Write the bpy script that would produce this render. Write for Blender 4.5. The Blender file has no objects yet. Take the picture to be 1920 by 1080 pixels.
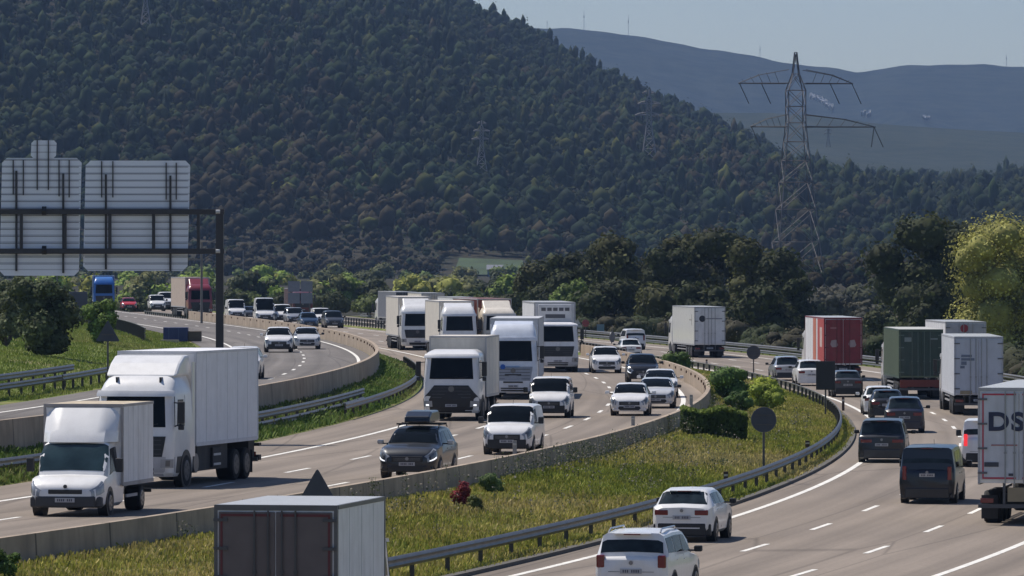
import bpy, math, random
import numpy as np
from mathutils import Vector, Matrix
R = math.radians
random.seed(7)
rng = np.random.default_rng(11)
SC = bpy.context.scene
COL = SC.collection

# ---------------------------------------------------------------- camera, light, exposure
CAMZ, F = 8.2, 12000.0          # camera height over the right carriageway, focal length in px of a 1920 px wide frame
cam_d = bpy.data.cameras.new("camera")
cam = bpy.data.objects.new("camera", cam_d)
COL.objects.link(cam)
cam.location = (0, 0, CAMZ)
cam.rotation_euler = (R(90), 0, 0)
cam_d.sensor_width = 36
cam_d.lens = F * 36 / 1920
cam_d.shift_y = -60 / 1920
cam_d.clip_start = 1
cam_d.clip_end = 40000
SC.camera = cam
SUN = Vector((-.50, .40, 1.0)).normalized()
world = bpy.data.worlds.new("World")
SC.world = world
world.use_nodes = True
wn = world.node_tree
sky = wn.nodes.new('ShaderNodeTexSky')
sky.sky_type = 'NISHITA'
sky.sun_disc = False
sky.sun_elevation = math.asin(SUN.z)
sky.sun_rotation = math.atan2(SUN.x, SUN.y)
sky.air_density = 1.0
sky.dust_density = 0.4
sky.ozone_density = 2.5
bg = wn.nodes['Background']
bg.inputs[1].default_value = 0.080
tint = wn.nodes.new('ShaderNodeMix')
tint.data_type = 'RGBA'
tint.blend_type = 'MULTIPLY'
tint.inputs[0].default_value = 1
tint.inputs[7].default_value = (.93, .98, 1.15, 1)
wn.links.new(sky.outputs[0], tint.inputs[6])
wn.links.new(tint.outputs[2], bg.inputs[0])
sun_d = bpy.data.lights.new("sun", 'SUN')
sun_d.energy = 4.95
sun_d.angle = R(.5)
sun_d.color = (1.0, .93, .84)
sun = bpy.data.objects.new("sun", sun_d)
COL.objects.link(sun)
sun.rotation_euler = SUN.to_track_quat('Z', 'Y').to_euler()
SC.view_settings.view_transform = 'Standard'
SC.view_settings.look = 'None'
SC.view_settings.gamma = 1
SC.view_settings.exposure = 0.0
SC.cycles.max_bounces = 5
SC.cycles.volume_bounces = 0
SC.cycles.caustics_reflective = False
SC.cycles.caustics_refractive = False

# ---------------------------------------------------------------- road geometry
CC = np.array([3.68463838, -17.37290869, 0.52543825, 18.3953949])
def _c(D): return np.polyval(CC, (D - 350) / 200.)
def _cs(D): return np.polyval(np.polyder(CC), (D - 350) / 200.) / 200.
def cx(D):                      # lateral position of the right carriageway's left line at distance D
    D = np.asarray(D, float)
    return np.where(D < 130, _c(130) + _cs(130) * (D - 130), np.where(D > 740, _c(740) + _cs(740) * (D - 740), _c(D)))
def slope(D):
    return float(_cs(min(max(D, 130), 740)))
ZL, ZR = .9, 1.9                # heights of the left carriageway and of the outer carriageway
def P(px, py, z):               # point on the plane of height z
    D = F * (CAMZ - z) / (py - 480)
    return (px - 960) * D / F, D
def smooth_noise(x, y, seed=0):
    r = np.random.default_rng(seed)
    s = 0
    for k in range(6):
        a, b, p = r.normal(0, 1, 3)
        s = s + np.sin(x * a + y * b + p * 3)
    return s / 3.

# ---------------------------------------------------------------- materials
def newmat(name):
    m = bpy.data.materials.new(name)
    m.use_nodes = True
    nt = m.node_tree
    return m, nt, nt.nodes['Principled BSDF']
def N(nt, t, **k):
    n = nt.nodes.new(t)
    for a, v in k.items():
        setattr(n, a, v)
    return n
_m = {}
def M(name, col=(.5, .5, .5), rough=.5, metal=0., coat=0., var=.08, scale=3., spec=.5, emit=0., dirt=0.):
    if name in _m:
        return _m[name]
    m, nt, b = newmat(name)
    tc = N(nt, 'ShaderNodeTexCoord')
    no = N(nt, 'ShaderNodeTexNoise')
    no.inputs['Scale'].default_value = scale
    no.inputs['Detail'].default_value = 5
    nt.links.new(tc.outputs['Object'], no.inputs['Vector'])
    mr = N(nt, 'ShaderNodeMapRange')
    mr.inputs[1].default_value = .3
    mr.inputs[2].default_value = .7
    mr.inputs[3].default_value = 1 - var
    mr.inputs[4].default_value = 1 + var
    nt.links.new(no.outputs[0], mr.inputs[0])
    mx = N(nt, 'ShaderNodeMix', data_type='RGBA', blend_type='MULTIPLY')
    mx.inputs[0].default_value = 1
    mx.inputs[6].default_value = (*col, 1)
    nt.links.new(mr.outputs[0], mx.inputs[7])
    out = mx.outputs[2]
    if dirt:
        n2 = N(nt, 'ShaderNodeTexNoise')
        n2.inputs['Scale'].default_value = 1.3
        n2.inputs['Detail'].default_value = 8
        mp = N(nt, 'ShaderNodeMapping')
        mp.inputs['Scale'].default_value = (2.5, 2.5, .5)
        nt.links.new(tc.outputs['Object'], mp.inputs[0])
        nt.links.new(mp.outputs[0], n2.inputs['Vector'])
        r2 = N(nt, 'ShaderNodeMapRange')
        r2.inputs[1].default_value = .45
        r2.inputs[2].default_value = .75
        r2.inputs[3].default_value = 0
        r2.inputs[4].default_value = dirt
        nt.links.new(n2.outputs[0], r2.inputs[0])
        m2 = N(nt, 'ShaderNodeMix', data_type='RGBA')
        nt.links.new(r2.outputs[0], m2.inputs[0])
        nt.links.new(out, m2.inputs[6])
        m2.inputs[7].default_value = (.16, .13, .10, 1)
        out = m2.outputs[2]
    nt.links.new(out, b.inputs['Base Color'])
    b.inputs['Roughness'].default_value = rough
    b.inputs['Metallic'].default_value = metal
    b.inputs['Specular IOR Level'].default_value = spec
    b.inputs['Coat Weight'].default_value = coat
    b.inputs['Coat Roughness'].default_value = .08
    if emit:
        b.inputs['Emission Color'].default_value = (*col, 1)
        b.inputs['Emission Strength'].default_value = emit
    _m[name] = m
    return m
def attr_mat(name, rough=.8, var=.25, scale=1.5, mult=1., spec=.2, trans=0.):
    if name in _m:
        return _m[name]
    m, nt, b = newmat(name)
    at = N(nt, 'ShaderNodeAttribute', attribute_name='Col')
    tc = N(nt, 'ShaderNodeTexCoord')
    no = N(nt, 'ShaderNodeTexNoise')
    no.inputs['Scale'].default_value = scale
    nt.links.new(tc.outputs['Object'], no.inputs['Vector'])
    mr = N(nt, 'ShaderNodeMapRange')
    mr.inputs[1].default_value = .3
    mr.inputs[2].default_value = .7
    mr.inputs[3].default_value = (1 - var) * mult
    mr.inputs[4].default_value = (1 + var) * mult
    nt.links.new(no.outputs[0], mr.inputs[0])
    mx = N(nt, 'ShaderNodeMix', data_type='RGBA', blend_type='MULTIPLY')
    mx.inputs[0].default_value = 1
    nt.links.new(at.outputs['Color'], mx.inputs[6])
    nt.links.new(mr.outputs[0], mx.inputs[7])
    nt.links.new(mx.outputs[2], b.inputs['Base Color'])
    b.inputs['Roughness'].default_value = rough
    b.inputs['Specular IOR Level'].default_value = spec
    if trans:
        tr = N(nt, 'ShaderNodeBsdfTranslucent')
        nt.links.new(mx.outputs[2], tr.inputs[0])
        ms = N(nt, 'ShaderNodeMixShader')
        ms.inputs[0].default_value = trans
        nt.links.new(b.outputs[0], ms.inputs[1])
        nt.links.new(tr.outputs[0], ms.inputs[2])
        nt.links.new(ms.outputs[0], nt.nodes['Material Output'].inputs[0])
    _m[name] = m
    return m
LEAF = attr_mat('leaf_green', trans=.25)
WOODM = attr_mat('wood_hill', scale=.15, var=.25, spec=.04, trans=.25)
GRASSM = attr_mat('grass_blades', scale=.5, trans=.3)
BARK = M('bark', (.09, .07, .055), .9, var=.3, scale=4)
def asphalt(name, col):
    m, nt, b = newmat(name)
    at = N(nt, 'ShaderNodeAttribute', attribute_name='lane')      # x: offset across the road, y: distance along it
    def noise(sx, sy, det, sc=1.):
        mp = N(nt, 'ShaderNodeMapping')
        mp.inputs['Scale'].default_value = (sx, sy, 1)
        nt.links.new(at.outputs['Vector'], mp.inputs[0])
        n = N(nt, 'ShaderNodeTexNoise')
        n.inputs['Scale'].default_value = sc
        n.inputs['Detail'].default_value = det
        nt.links.new(mp.outputs[0], n.inputs['Vector'])
        return n
    def rng_(n, lo, hi, a=.3, b_=.7):
        mr = N(nt, 'ShaderNodeMapRange')
        for i, v in enumerate((a, b_, lo, hi)):
            mr.inputs[i + 1].default_value = v
        nt.links.new(n.outputs[0], mr.inputs[0])
        return mr
    def mul(a, b_):
        mt = N(nt, 'ShaderNodeMath', operation='MULTIPLY')
        nt.links.new(a.outputs[0], mt.inputs[0])
        nt.links.new(b_.outputs[0], mt.inputs[1])
        return mt
    f = mul(mul(rng_(noise(1.3, .010, 5), .80, 1.16), rng_(noise(.25, .05, 6), .86, 1.14)), rng_(noise(9, 3, 6), .93, 1.08))
    mx = N(nt, 'ShaderNodeMix', data_type='RGBA', blend_type='MULTIPLY')
    mx.inputs[0].default_value = 1
    mx.inputs[6].default_value = (*col, 1)
    se = N(nt, 'ShaderNodeSeparateXYZ')
    nt.links.new(at.outputs['Vector'], se.inputs[0])
    m1 = N(nt, 'ShaderNodeMath', operation='MULTIPLY'); m1.inputs[1].default_value = 2 * math.pi / 1.79
    nt.links.new(se.outputs[0], m1.inputs[0])
    m2 = N(nt, 'ShaderNodeMath', operation='SINE'); nt.links.new(m1.outputs[0], m2.inputs[0])
    m3 = N(nt, 'ShaderNodeMath', operation='MULTIPLY_ADD'); m3.inputs[1].default_value = .07; m3.inputs[2].default_value = 1.
    nt.links.new(m2.outputs[0], m3.inputs[0])
    vo = N(nt, 'ShaderNodeTexVoronoi', feature='DISTANCE_TO_EDGE'); vo.inputs['Scale'].default_value = 1.
    mp = N(nt, 'ShaderNodeMapping'); mp.inputs['Scale'].default_value = (.28, .02, 1)
    nt.links.new(at.outputs['Vector'], mp.inputs[0]); nt.links.new(mp.outputs[0], vo.inputs['Vector'])
    vr = N(nt, 'ShaderNodeMapRange')
    for i, v in enumerate((0, .014, .68, 1.)): vr.inputs[i + 1].default_value = v
    nt.links.new(vo.outputs['Distance'], vr.inputs[0])
    f = mul(mul(f, m3), vr)
    nt.links.new(f.outputs[0], mx.inputs[7])
    nt.links.new(mx.outputs[2], b.inputs['Base Color'])
    b.inputs['Roughness'].default_value = .85
    b.inputs['Specular IOR Level'].default_value = .25
    return m
ASPH = asphalt('asphalt_warm', (.218, .182, .148))
ASPH2 = asphalt('asphalt_grey', (.150, .136, .124))
PAINT = M('road_paint', (.72, .70, .64), .7, var=.25, scale=2.5)
CONC = M('concrete', (.35, .275, .20), .85, var=.22, scale=.8, dirt=.45)
_nt = CONC.node_tree
_b = _nt.nodes['Principled BSDF']
_src = _b.inputs['Base Color'].links[0].from_socket
_tc = N(_nt, 'ShaderNodeTexCoord'); _se = N(_nt, 'ShaderNodeSeparateXYZ'); _nt.links.new(_tc.outputs['Object'], _se.inputs[0])
_md = N(_nt, 'ShaderNodeMath', operation='MODULO'); _md.inputs[1].default_value = 6.; _nt.links.new(_se.outputs[1], _md.inputs[0])
_gt = N(_nt, 'ShaderNodeMath', operation='GREATER_THAN'); _gt.inputs[1].default_value = .12; _nt.links.new(_md.outputs[0], _gt.inputs[0])
_mr = N(_nt, 'ShaderNodeMapRange'); _mr.inputs[3].default_value = .35; _nt.links.new(_gt.outputs[0], _mr.inputs[0])
_mx = N(_nt, 'ShaderNodeMix', data_type='RGBA', blend_type='MULTIPLY'); _mx.inputs[0].default_value = 1
_nt.links.new(_src, _mx.inputs[6]); _nt.links.new(_mr.outputs[0], _mx.inputs[7]); _nt.links.new(_mx.outputs[2], _b.inputs['Base Color'])
STEEL = M('galvanised_steel', (.15, .145, .14), .45, metal=.5, var=.2, scale=2, dirt=.4)
DSTEEL = M('dark_steel', (.05, .05, .055), .5, metal=.4)
POSTM = M('post_steel', (.07, .065, .06), .7, metal=.2)
BLACK = M('black_plastic', (.016, .017, .019), .5)
RUB = M('tyre_rubber', (.014, .014, .015), .8, spec=.3)
RIM = M('rim_alloy', (.16, .16, .165), .35, metal=.7)
GLASS = M('vehicle_glass', (.006, .009, .012), .07, var=.3, scale=1.5, spec=.10)
GLASS2 = M('rear_glass', (.016, .024, .028), .1, var=.6, scale=2.5, spec=.25)
LAMP = M('lamp_glass', (.30, .32, .34), .1, coat=1)
DRL = M('lamp_on', (.95, .97, 1.), .2, emit=1.2)
TAIL = M('tail_red', (.16, .010, .014), .18, coat=.6)
TAILON = M('tail_red_lit', (.9, .04, .05), .2, emit=.8)
PLATE = M('plate_white', (.42, .42, .43), .6)
PLATED = M('plate_ink', (.08, .08, .10), .6)
WHITE = M('paint_white', (.78, .775, .76), .3, coat=.5, var=.03, dirt=.12)
WHITEB = M('panel_white', (.72, .72, .73), .5, var=.05, dirt=.22)
CREAM = M('panel_cream', (.66, .61, .53), .55, var=.06, dirt=.2)
SILVER = M('paint_silver', (.42, .43, .45), .3, metal=.5, coat=.6)
GREY = M('paint_grey', (.05, .056, .068), .35, metal=.2, coat=.5)
DGREY = M('paint_dark_grey', (.022, .026, .032), .35, metal=.2, coat=.4)
NAVY = M('paint_navy', (.008, .012, .030), .3, coat=.4)
BLUEB = M('paint_night_blue', (.005, .008, .016), .3, coat=.35)
BLK = M('paint_black', (.008, .009, .011), .3, coat=.4)
REDT = M('panel_red', (.20, .016, .025), .5, var=.12, dirt=.2)
GREENT_SHADE = M('container_green_shaded', (.022, .05, .038), .55, var=.15, dirt=.2)  # container green with the shade of the rear face put into the colour
CONTR = M('container_brown', (.17, .045, .03), .6, var=.2)
BLUET = M('paint_blue', (.02, .13, .42), .35, coat=.6)
CHAS = M('chassis', (.02, .02, .022), .7, dirt=.15)

# ---------------------------------------------------------------- object helpers
def tag(o, label=None, cat=None, group=None, kind=None):
    if label: o['label'] = label
    if cat: o['category'] = cat
    if group: o['group'] = group
    if kind: o['kind'] = kind
    return o
def empty(name, loc=(0, 0, 0), rz=0.):
    o = bpy.data.objects.new(name, None)
    o.empty_display_size = .5
    COL.objects.link(o)
    o.location = loc
    o.rotation_euler = (0, 0, rz)
    return o
def link(name, me, mat, parent=None):
    o = bpy.data.objects.new(name, me)
    COL.objects.link(o)
    if mat: me.materials.append(mat)
    if parent is not None: o.parent = parent
    return o
class MB:
    def __init__(s): s.v = []; s.f = []
    def add(s, vs, fs):
        n = len(s.v)
        s.v += [tuple(p) for p in vs]
        s.f += [tuple(i + n for i in f) for f in fs]
        return s
    def box(s, x0, x1, y0, y1, z0, z1):
        return s.add([(x0, y0, z0), (x1, y0, z0), (x1, y1, z0), (x0, y1, z0), (x0, y0, z1), (x1, y0, z1), (x1, y1, z1), (x0, y1, z1)],
                     [(0, 3, 2, 1), (4, 5, 6, 7), (0, 1, 5, 4), (1, 2, 6, 5), (2, 3, 7, 6), (3, 0, 4, 7)])
    def prism(s, prof, x0, x1):            # (y, z) profile drawn across x
        n = len(prof)
        s.add([(x0, y, z) for y, z in prof] + [(x1, y, z) for y, z in prof],
              [tuple(range(n))[::-1], tuple(range(n, 2 * n))] + [(i, (i + 1) % n, n + (i + 1) % n, n + i) for i in range(n)])
        return s
    def plate(s, pts, y0, y1):             # (x, z) outline given a thickness in y
        n = len(pts)
        s.add([(x, y0, z) for x, z in pts] + [(x, y1, z) for x, z in pts],
              [tuple(range(n)), tuple(range(n, 2 * n))[::-1]] + [(i, n + i, n + (i + 1) % n, (i + 1) % n) for i in range(n)])
        return s
    def disc(s, c, r, y0, y1, n=28):
        return s.plate([(c[0] + r * math.cos(2 * math.pi * i / n), c[1] + r * math.sin(2 * math.pi * i / n)) for i in range(n)], y0, y1)
    def cylx(s, x0, x1, y, z, r, n=20, r2=None):
        r2 = r2 or r
        a = [2 * math.pi * i / n for i in range(n)]
        s.add([(x0, y + r * math.cos(t), z + r * math.sin(t)) for t in a] + [(x1, y + r2 * math.cos(t), z + r2 * math.sin(t)) for t in a],
              [tuple(range(n)), tuple(range(n, 2 * n))[::-1]] + [(i, n + i, n + (i + 1) % n, (i + 1) % n) for i in range(n)])
        return s
    def tube(s, pts, r, n=6, r1=None):
        pts = [Vector(p) for p in pts]
        base = len(s.v)
        for i, p in enumerate(pts):
            d = (pts[min(i + 1, len(pts) - 1)] - pts[max(i - 1, 0)]).normalized()
            a = d.cross(Vector((0, 0, 1)) if abs(d.z) < .9 else Vector((1, 0, 0))).normalized()
            b = d.cross(a)
            rr = r if r1 is None else r + (r1 - r) * i / max(1, len(pts) - 1)
            for k in range(n):
                t = 2 * math.pi * k / n
                s.v.append(tuple(p + a * rr * math.cos(t) + b * rr * math.sin(t)))
        for i in range(len(pts) - 1):
            for k in range(n):
                j = base + i * n
                s.f.append((j + k, j + (k + 1) % n, j + n + (k + 1) % n, j + n + k))
        s.f.append(tuple(base + k for k in range(n))[::-1])
        s.f.append(tuple(base + (len(pts) - 1) * n + k for k in range(n)))
        return s
    def build(s, name, mat, parent=None, smooth=0, bevel=0):
        me = bpy.data.meshes.new(name)
        me.from_pydata(s.v, [], s.f)
        me.update()
        o = link(name, me, mat, parent)
        if bevel:
            md = o.modifiers.new('bevel', 'BEVEL')
            md.width = bevel
            md.segments = 2
            md.limit_method = 'ANGLE'
        if smooth:
            me.shade_smooth()
            me.set_sharp_from_angle(angle=R(smooth))
        return o
def box(name, mat, parent, *a, bevel=0): return MB().box(*a).build(name, mat, parent, bevel=bevel)
def np_mesh(name, V, Fc, cols, mat, parent=None):
    me = bpy.data.meshes.new(name)
    Fl = Fc if isinstance(Fc, list) else [Fc]
    me.vertices.add(len(V))
    me.vertices.foreach_set('co', np.ascontiguousarray(V, np.float32).ravel())
    li = np.concatenate([f.ravel() for f in Fl]).astype(np.int32)
    me.loops.add(len(li))
    me.loops.foreach_set('vertex_index', li)
    st = []; base = 0
    for f in Fl:
        st.append(base + np.arange(len(f)) * f.shape[1]); base += f.size
    st = np.concatenate(st).astype(np.int32)
    me.polygons.add(len(st))
    me.polygons.foreach_set('loop_start', st)
    me.update(calc_edges=True)
    if cols is not None:
        ca = me.color_attributes.new('Col', 'FLOAT_COLOR', 'POINT')
        c4 = np.ones((len(V), 4), np.float32)
        c4[:, :3] = cols
        ca.data.foreach_set('color', c4.ravel())
    return link(name, me, mat, parent)
def leaves(C, Nn, S, cols, asp=1.0):       # one small leaf-clump face per centre
    n = len(C)
    Nn = Nn / (np.linalg.norm(Nn, axis=1, keepdims=True) + 1e-9)
    A = np.cross(Nn, rng.normal(0, 1, (n, 3)))
    A /= (np.linalg.norm(A, axis=1, keepdims=True) + 1e-9)
    B = np.cross(Nn, A)
    S = np.asarray(S).reshape(-1, 1)
    k = rng.uniform(.5, 1.1, (n, 4, 1))
    V = np.stack([C - A * S * k[:, 0], C - B * S * asp * k[:, 1], C + A * S * k[:, 2], C + B * S * asp * k[:, 3]], 1).reshape(-1, 3)
    return V, np.arange(4 * n).reshape(n, 4), np.repeat(cols, 4, 0)

# ---------------------------------------------------------------- setting: ground, roads, markings
DS = np.concatenate([np.arange(30, 130, 10), np.arange(130, 500, 3), np.arange(500, 901, 8)]).astype(float)
def strip(name, offs, zs, mat, kind='structure', lane=False, ds=DS, zf=None):
    X = cx(ds)
    V = []
    L = []
    for i, D in enumerate(ds):
        for o_, z in zip(offs, zs):
            zz = z + (zf(o_, D) if zf else 0)
            V.append((X[i] + o_, D, zz))
            L.append((o_, D, 0))
    n = len(offs)
    Fs = [(i * n + j, i * n + j + 1, (i + 1) * n + j + 1, (i + 1) * n + j) for i in range(len(ds) - 1) for j in range(n - 1)]
    me = bpy.data.meshes.new(name)
    me.from_pydata(V, [], Fs)
    me.update()
    if lane:
        at = me.attributes.new('lane', 'FLOAT_VECTOR', 'POINT')
        at.data.foreach_set('vector', np.array(L, np.float32).ravel())
    o = link(name, me, mat)
    if kind: o['kind'] = kind
    return o
def ground_mat():
    m, nt, b = newmat('ground_grass')
    tc = N(nt, 'ShaderNodeTexCoord')
    def nz(sc, det):
        n = N(nt, 'ShaderNodeTexNoise')
        n.inputs['Scale'].default_value = sc
        n.inputs['Detail'].default_value = det
        nt.links.new(tc.outputs['Object'], n.inputs['Vector'])
        return n
    cr = N(nt, 'ShaderNodeValToRGB')
    cr.color_ramp.elements[0].position = .35
    cr.color_ramp.elements[0].color = (.13, .17, .03, 1)
    cr.color_ramp.elements[1].position = .68
    cr.color_ramp.elements[1].color = (.24, .21, .10, 1)
    e = cr.color_ramp.elements.new(.5)
    e.color = (.15, .18, .05, 1)
    nt.links.new(nz(.18, 9).outputs[0], cr.inputs[0])
    mx = N(nt, 'ShaderNodeMix', data_type='RGBA', blend_type='MULTIPLY')
    mx.inputs[0].default_value = 1
    mr = N(nt, 'ShaderNodeMapRange')
    for i, v in enumerate((.3, .7, .6, 1.3)):
        mr.inputs[i + 1].default_value = v
    nt.links.new(nz(2.5, 6).outputs[0], mr.inputs[0])
    nt.links.new(cr.outputs[0], mx.inputs[6])
    nt.links.new(mr.outputs[0], mx.inputs[7])
    nt.links.new(mx.outputs[2], b.inputs['Base Color'])
    b.inputs['Roughness'].default_value = .95
    b.inputs['Specular IOR Level'].default_value = .1
    return m
GROUND = ground_mat()
# cross-section of the ground relative to the reference line (roads lie as sheets just above it)
OFFS = [-900, -300, -120, -70, -52, -44, -40.5, -38.2, -37.0, -26.1, -25.9, -24.6, -23.5, -8.4, -8.1, -7.6, -5.5, -3, -1.7, -1.0, 13.6, 14.4, 17, 30, 80, 250, 900]
GZ =   [0, 1.0, 2.2, 3.0, 3.0, 2.6, 2.1, 1.88, 1.86, 1.86, 1.6, 1.2, .86, .86, .86, 1.02, .72, .3, .05, -.02, -.03, -.05, -.2, -.5, -.8, -1, 0]
def gz(off, D=None):
    return np.interp(off, OFFS, GZ)
ground = strip('ground', OFFS, GZ, GROUND)
def road(name, o0, o1, z, mat, n=12):
    offs = list(np.linspace(o0, o1, n))
    return strip(name, offs, [z] * n, mat, lane=True)
road('road_right', -1.0, 13.4, 0., ASPH)
road('road_left', -23.4, -8.25, ZL, ASPH)
road('road_outer', -36.8, -26.3, ZR, ASPH2)
def line(D0, D1, off, w, z, mb, step=4.):
    n = max(2, int((D1 - D0) / step) + 1)
    ds = np.linspace(D0, D1, n)
    X = cx(ds)
    vs = []
    for x, d in zip(X, ds):
        vs += [(x + off - w / 2, d, z), (x + off + w / 2, d, z)]
    mb.add(vs, [(2 * i, 2 * i + 1, 2 * i + 3, 2 * i + 2) for i in range(n - 1)])
mk = MB()
line(60, 880, .1, .22, .006, mk); line(60, 880, 10.95, .22, .006, mk)
for k in range(-6, 50):
    line(179.9 + 14 * k - 2.3, 179.9 + 14 * k + 2.3, 3.72, .17, .006, mk)
    line(178.7 + 13.6 * k - 2.3, 178.7 + 13.6 * k + 2.3, 7.3, .17, .006, mk)
line(60, 880, -20.3, .22, ZL + .006, mk); line(60, 880, -9.35, .24, ZL + .006, mk)
for k in range(-6, 50):
    for o_ in (-13., -16.7):
        line(190.4 + 13.75 * k - 2.3, 190.4 + 13.75 * k + 2.3, o_, .17, ZL + .006, mk)
line(60, 880, -27.2, .2, ZR + .006, mk); line(60, 880, -34.7, .2, ZR + .006, mk)
for k in range(-8, 42):
    line(328.7 + 13 * k - 1.9, 328.7 + 13 * k + 1.9, -30.5, .17, ZR + .006, mk)
tag(mk.build('road_markings', PAINT), kind='structure')
# kerb gutters along the medians
def sweep(name, off, prof, mat, ds, z=0., parent=None, smooth=0, zf=None):   # prof: closed (x, z) outline
    X = cx(ds)
    n = len(prof)
    V = []
    for x, d in zip(X, ds):
        zz = z(d) if callable(z) else z
        oo = off(d) if callable(off) else off
        V += [(x + oo + a, d, zz + b) for a, b in prof]
    m = len(ds)
    Fs = [(i * n + j, i * n + (j + 1) % n, (i + 1) * n + (j + 1) % n, (i + 1) * n + j) for i in range(m - 1) for j in range(n)]
    Fs += [tuple(range(n))[::-1], tuple((m - 1) * n + j for j in range(n))]
    return MB().add(V, Fs).build(name, mat, parent, smooth)
def dsr(a, b, s=4.): return np.linspace(a, b, max(2, int((b - a) / s) + 1))
kerb = sweep('kerb', -1.12, [(-.1, -.2), (.1, -.2), (.1, .10), (-.1, .12)], M('kerb_dark', (.10, .095, .085), .9, dirt=.5), dsr(100, 700))
kerb['kind'] = 'structure'

# ---------------------------------------------------------------- concrete barriers, guardrails
def concrete_wall(off, zr, a, b, label, side):
    ds = dsr(a, b)
    prof = [(-.12, 0), (-.1, .8), (.1, .8), (.14, 0), (.16, -.5), (-.14, -.5)]
    w = sweep('concrete_barrier', off, prof, CONC, ds, z=zr, smooth=0)
    tag(w, label, 'barrier')
    k = 0
    d = a + 6
    while d < b - 4 and k < 60:
        if d > 250:
            x = float(cx(d)) + off
            MB().box(x + side * .13 - .05, x + side * .13 + .05, d - .03, d + .03, zr + .56, zr + .70).build('reflector', M('reflector_dark', (.10, .05, .03), .4), w)
            k += 1
        d += 7
    return w
concrete_wall(-8.1, ZL, 90, 470, 'grey concrete barrier between the middle carriageway and the grass median', -1)
concrete_wall(-26.1, ZR, 150, 640, 'pale concrete barrier along the inner edge of the leftmost carriageway', -1)
WB = [(0, .0), (.03, .02), (.07, .08), (.03, .14), (.03, .17), (.07, .23), (.03, .29), (0, .31), (-.02, .29), (.0, .155), (-.02, .02)]
def guardrail(off, zf, a, b, label, hgt=.72, double=False, sgn=1, step=4., mat=STEEL):
    r = empty('guardrail', (float(cx(a)) + (off(a) if callable(off) else off), a, zf(a)))
    tag(r, label, 'guardrail', 'steel guardrails of the motorway')
    inv = Matrix.Translation(-Vector(r.location))
    def bt(o):
        o.data.transform(inv)
        return o
    ds = dsr(a, b, 3.)
    prof = [(p * sgn, q) for p, q in WB]
    o = sweep('rail', off, prof, mat, ds, z=lambda d: zf(d) + hgt - .31, smooth=50)
    o.parent = r; bt(o)
    if double:
        o = sweep('rail', off, prof, mat, ds, z=lambda d: zf(d) + hgt - .31 - .42, smooth=50)
        o.parent = r; bt(o)
    d = a + 1.
    i = 0
    rest = MB()
    while d < b:
        oo = off(d) if callable(off) else off
        x = float(cx(d)) + oo - .07 * sgn
        m = MB() if i < 99 else rest
        m.box(x - .06, x + .06, d - .05, d + .05, zf(d) - .25, zf(d) + hgt - .05)
        if i < 99:
            bt(m.build('post', POSTM, r))
        d += step
        i += 1
    if rest.v:
        bt(tag(rest.build('post', POSTM, r), kind='stuff'))
    return r
guardrail(-1.72, lambda d: .05, 96, 640, 'steel guardrail on posts between the grass median and the right carriageway', .70)
guardrail(14.1, lambda d: -.05, 215, 860, 'guardrail on the far outer edge of the right carriageway below the trees', .80, sgn=-1, double=True)
guardrail(-24.2, lambda d: 1.05, 120, 236, 'guardrail behind the small box truck at the left edge of the photo', .62)
guardrail(-24.5, lambda d: 1.15, 248, 306, 'guardrail with a cut end on the grass strip right of the big white truck', .75, double=True)
guardrail(-23.7, lambda d: .95, 285, 420, 'guardrail curving along the grass strip towards the truck with the black grille', .70)
guardrail(lambda d: -38.6 - .0 * d, lambda d: 1.95, 180, 308, 'tall double guardrail ending on the green bank at the far left', 1.05, double=True)
guardrail(-38.2, lambda d: 1.9, 300, 372, 'dark guardrail leading down beside the green bank behind the white lorry roof', .75)
guardrail(-40.5, lambda d: 2.1, 455, 640, 'far double guardrail curving behind the blue panel on the bank', 1.0, double=True, step=2.5)
guardrail(-7.6, lambda d: 1.0, 440, 860, 'guardrail on the median where the far lorries come round the bend', .85, double=True, step=2.5)
guardrail(-24.6, lambda d: 1.2, 455, 720, 'pale guardrail between the far carriageways behind the two white cars', .85, double=True, step=3.)
# ---------------------------------------------------------------- hills and valley
def ridge_h(tab, Y, X):
    px = 960 + X / Y * F
    return CAMZ + (480 - np.interp(px, [t[0] for t in tab], [t[1] for t in tab])) * Y / F
HT = [(-1500, -420), (-400, -420), (0, -330), (300, -230), (600, -120), (800, -40), (900, 12), (1000, 55), (1100, 110), (1200, 163), (1300, 206), (1400, 250), (1480, 292), (1600, 322), (1750, 332), (1920, 322), (2600, 300), (4000, 330)]
Y0, Y1 = 2000., 3500.
def hill_z(X, Y):
    X = np.asarray(X, float); Y = np.asarray(Y, float)
    t = np.clip((Y - Y0) / (Y1 - Y0), 0, 1)
    rz = ridge_h(HT, Y1, X * Y1 / np.maximum(Y, 900)) - 6
    z = (rz - 2) * (t * (1.18 - .18 * t)) + 2
    z = z + smooth_noise(X / 90, Y / 130, 3) * 5 * np.sin(np.pi * t) + smooth_noise(X / 35, Y / 60, 5) * 1.6 * np.sin(np.pi * t)
    b = np.clip((Y - Y1) / 500., 0, 1)
    z = z * (1 - b * .5)
    v = np.clip((Y - 880) / 400, 0, 1) * 2. * (Y < Y0) + 2. * (Y >= Y0) * 0
    return np.where(Y < Y0, v * 1.0, z)
def grid_mesh(name, xs_fn, ys, nx, zf, mat):
    V = []
    for y in ys:
        x = np.linspace(*xs_fn(y), nx)
        V.append(np.stack([x, np.full(nx, y), zf(x, np.full(nx, y))], 1))
    V = np.concatenate(V)
    ny = len(ys)
    i, j = np.meshgrid(np.arange(ny - 1), np.arange(nx - 1), indexing='ij')
    a = (i * nx + j).ravel()
    Fc = np.stack([a, a + 1, a + nx + 1, a + nx], 1)
    o = np_mesh(name, V, Fc, None, mat)
    o.data.shade_smooth()
    o['kind'] = 'structure'
    return o
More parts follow.
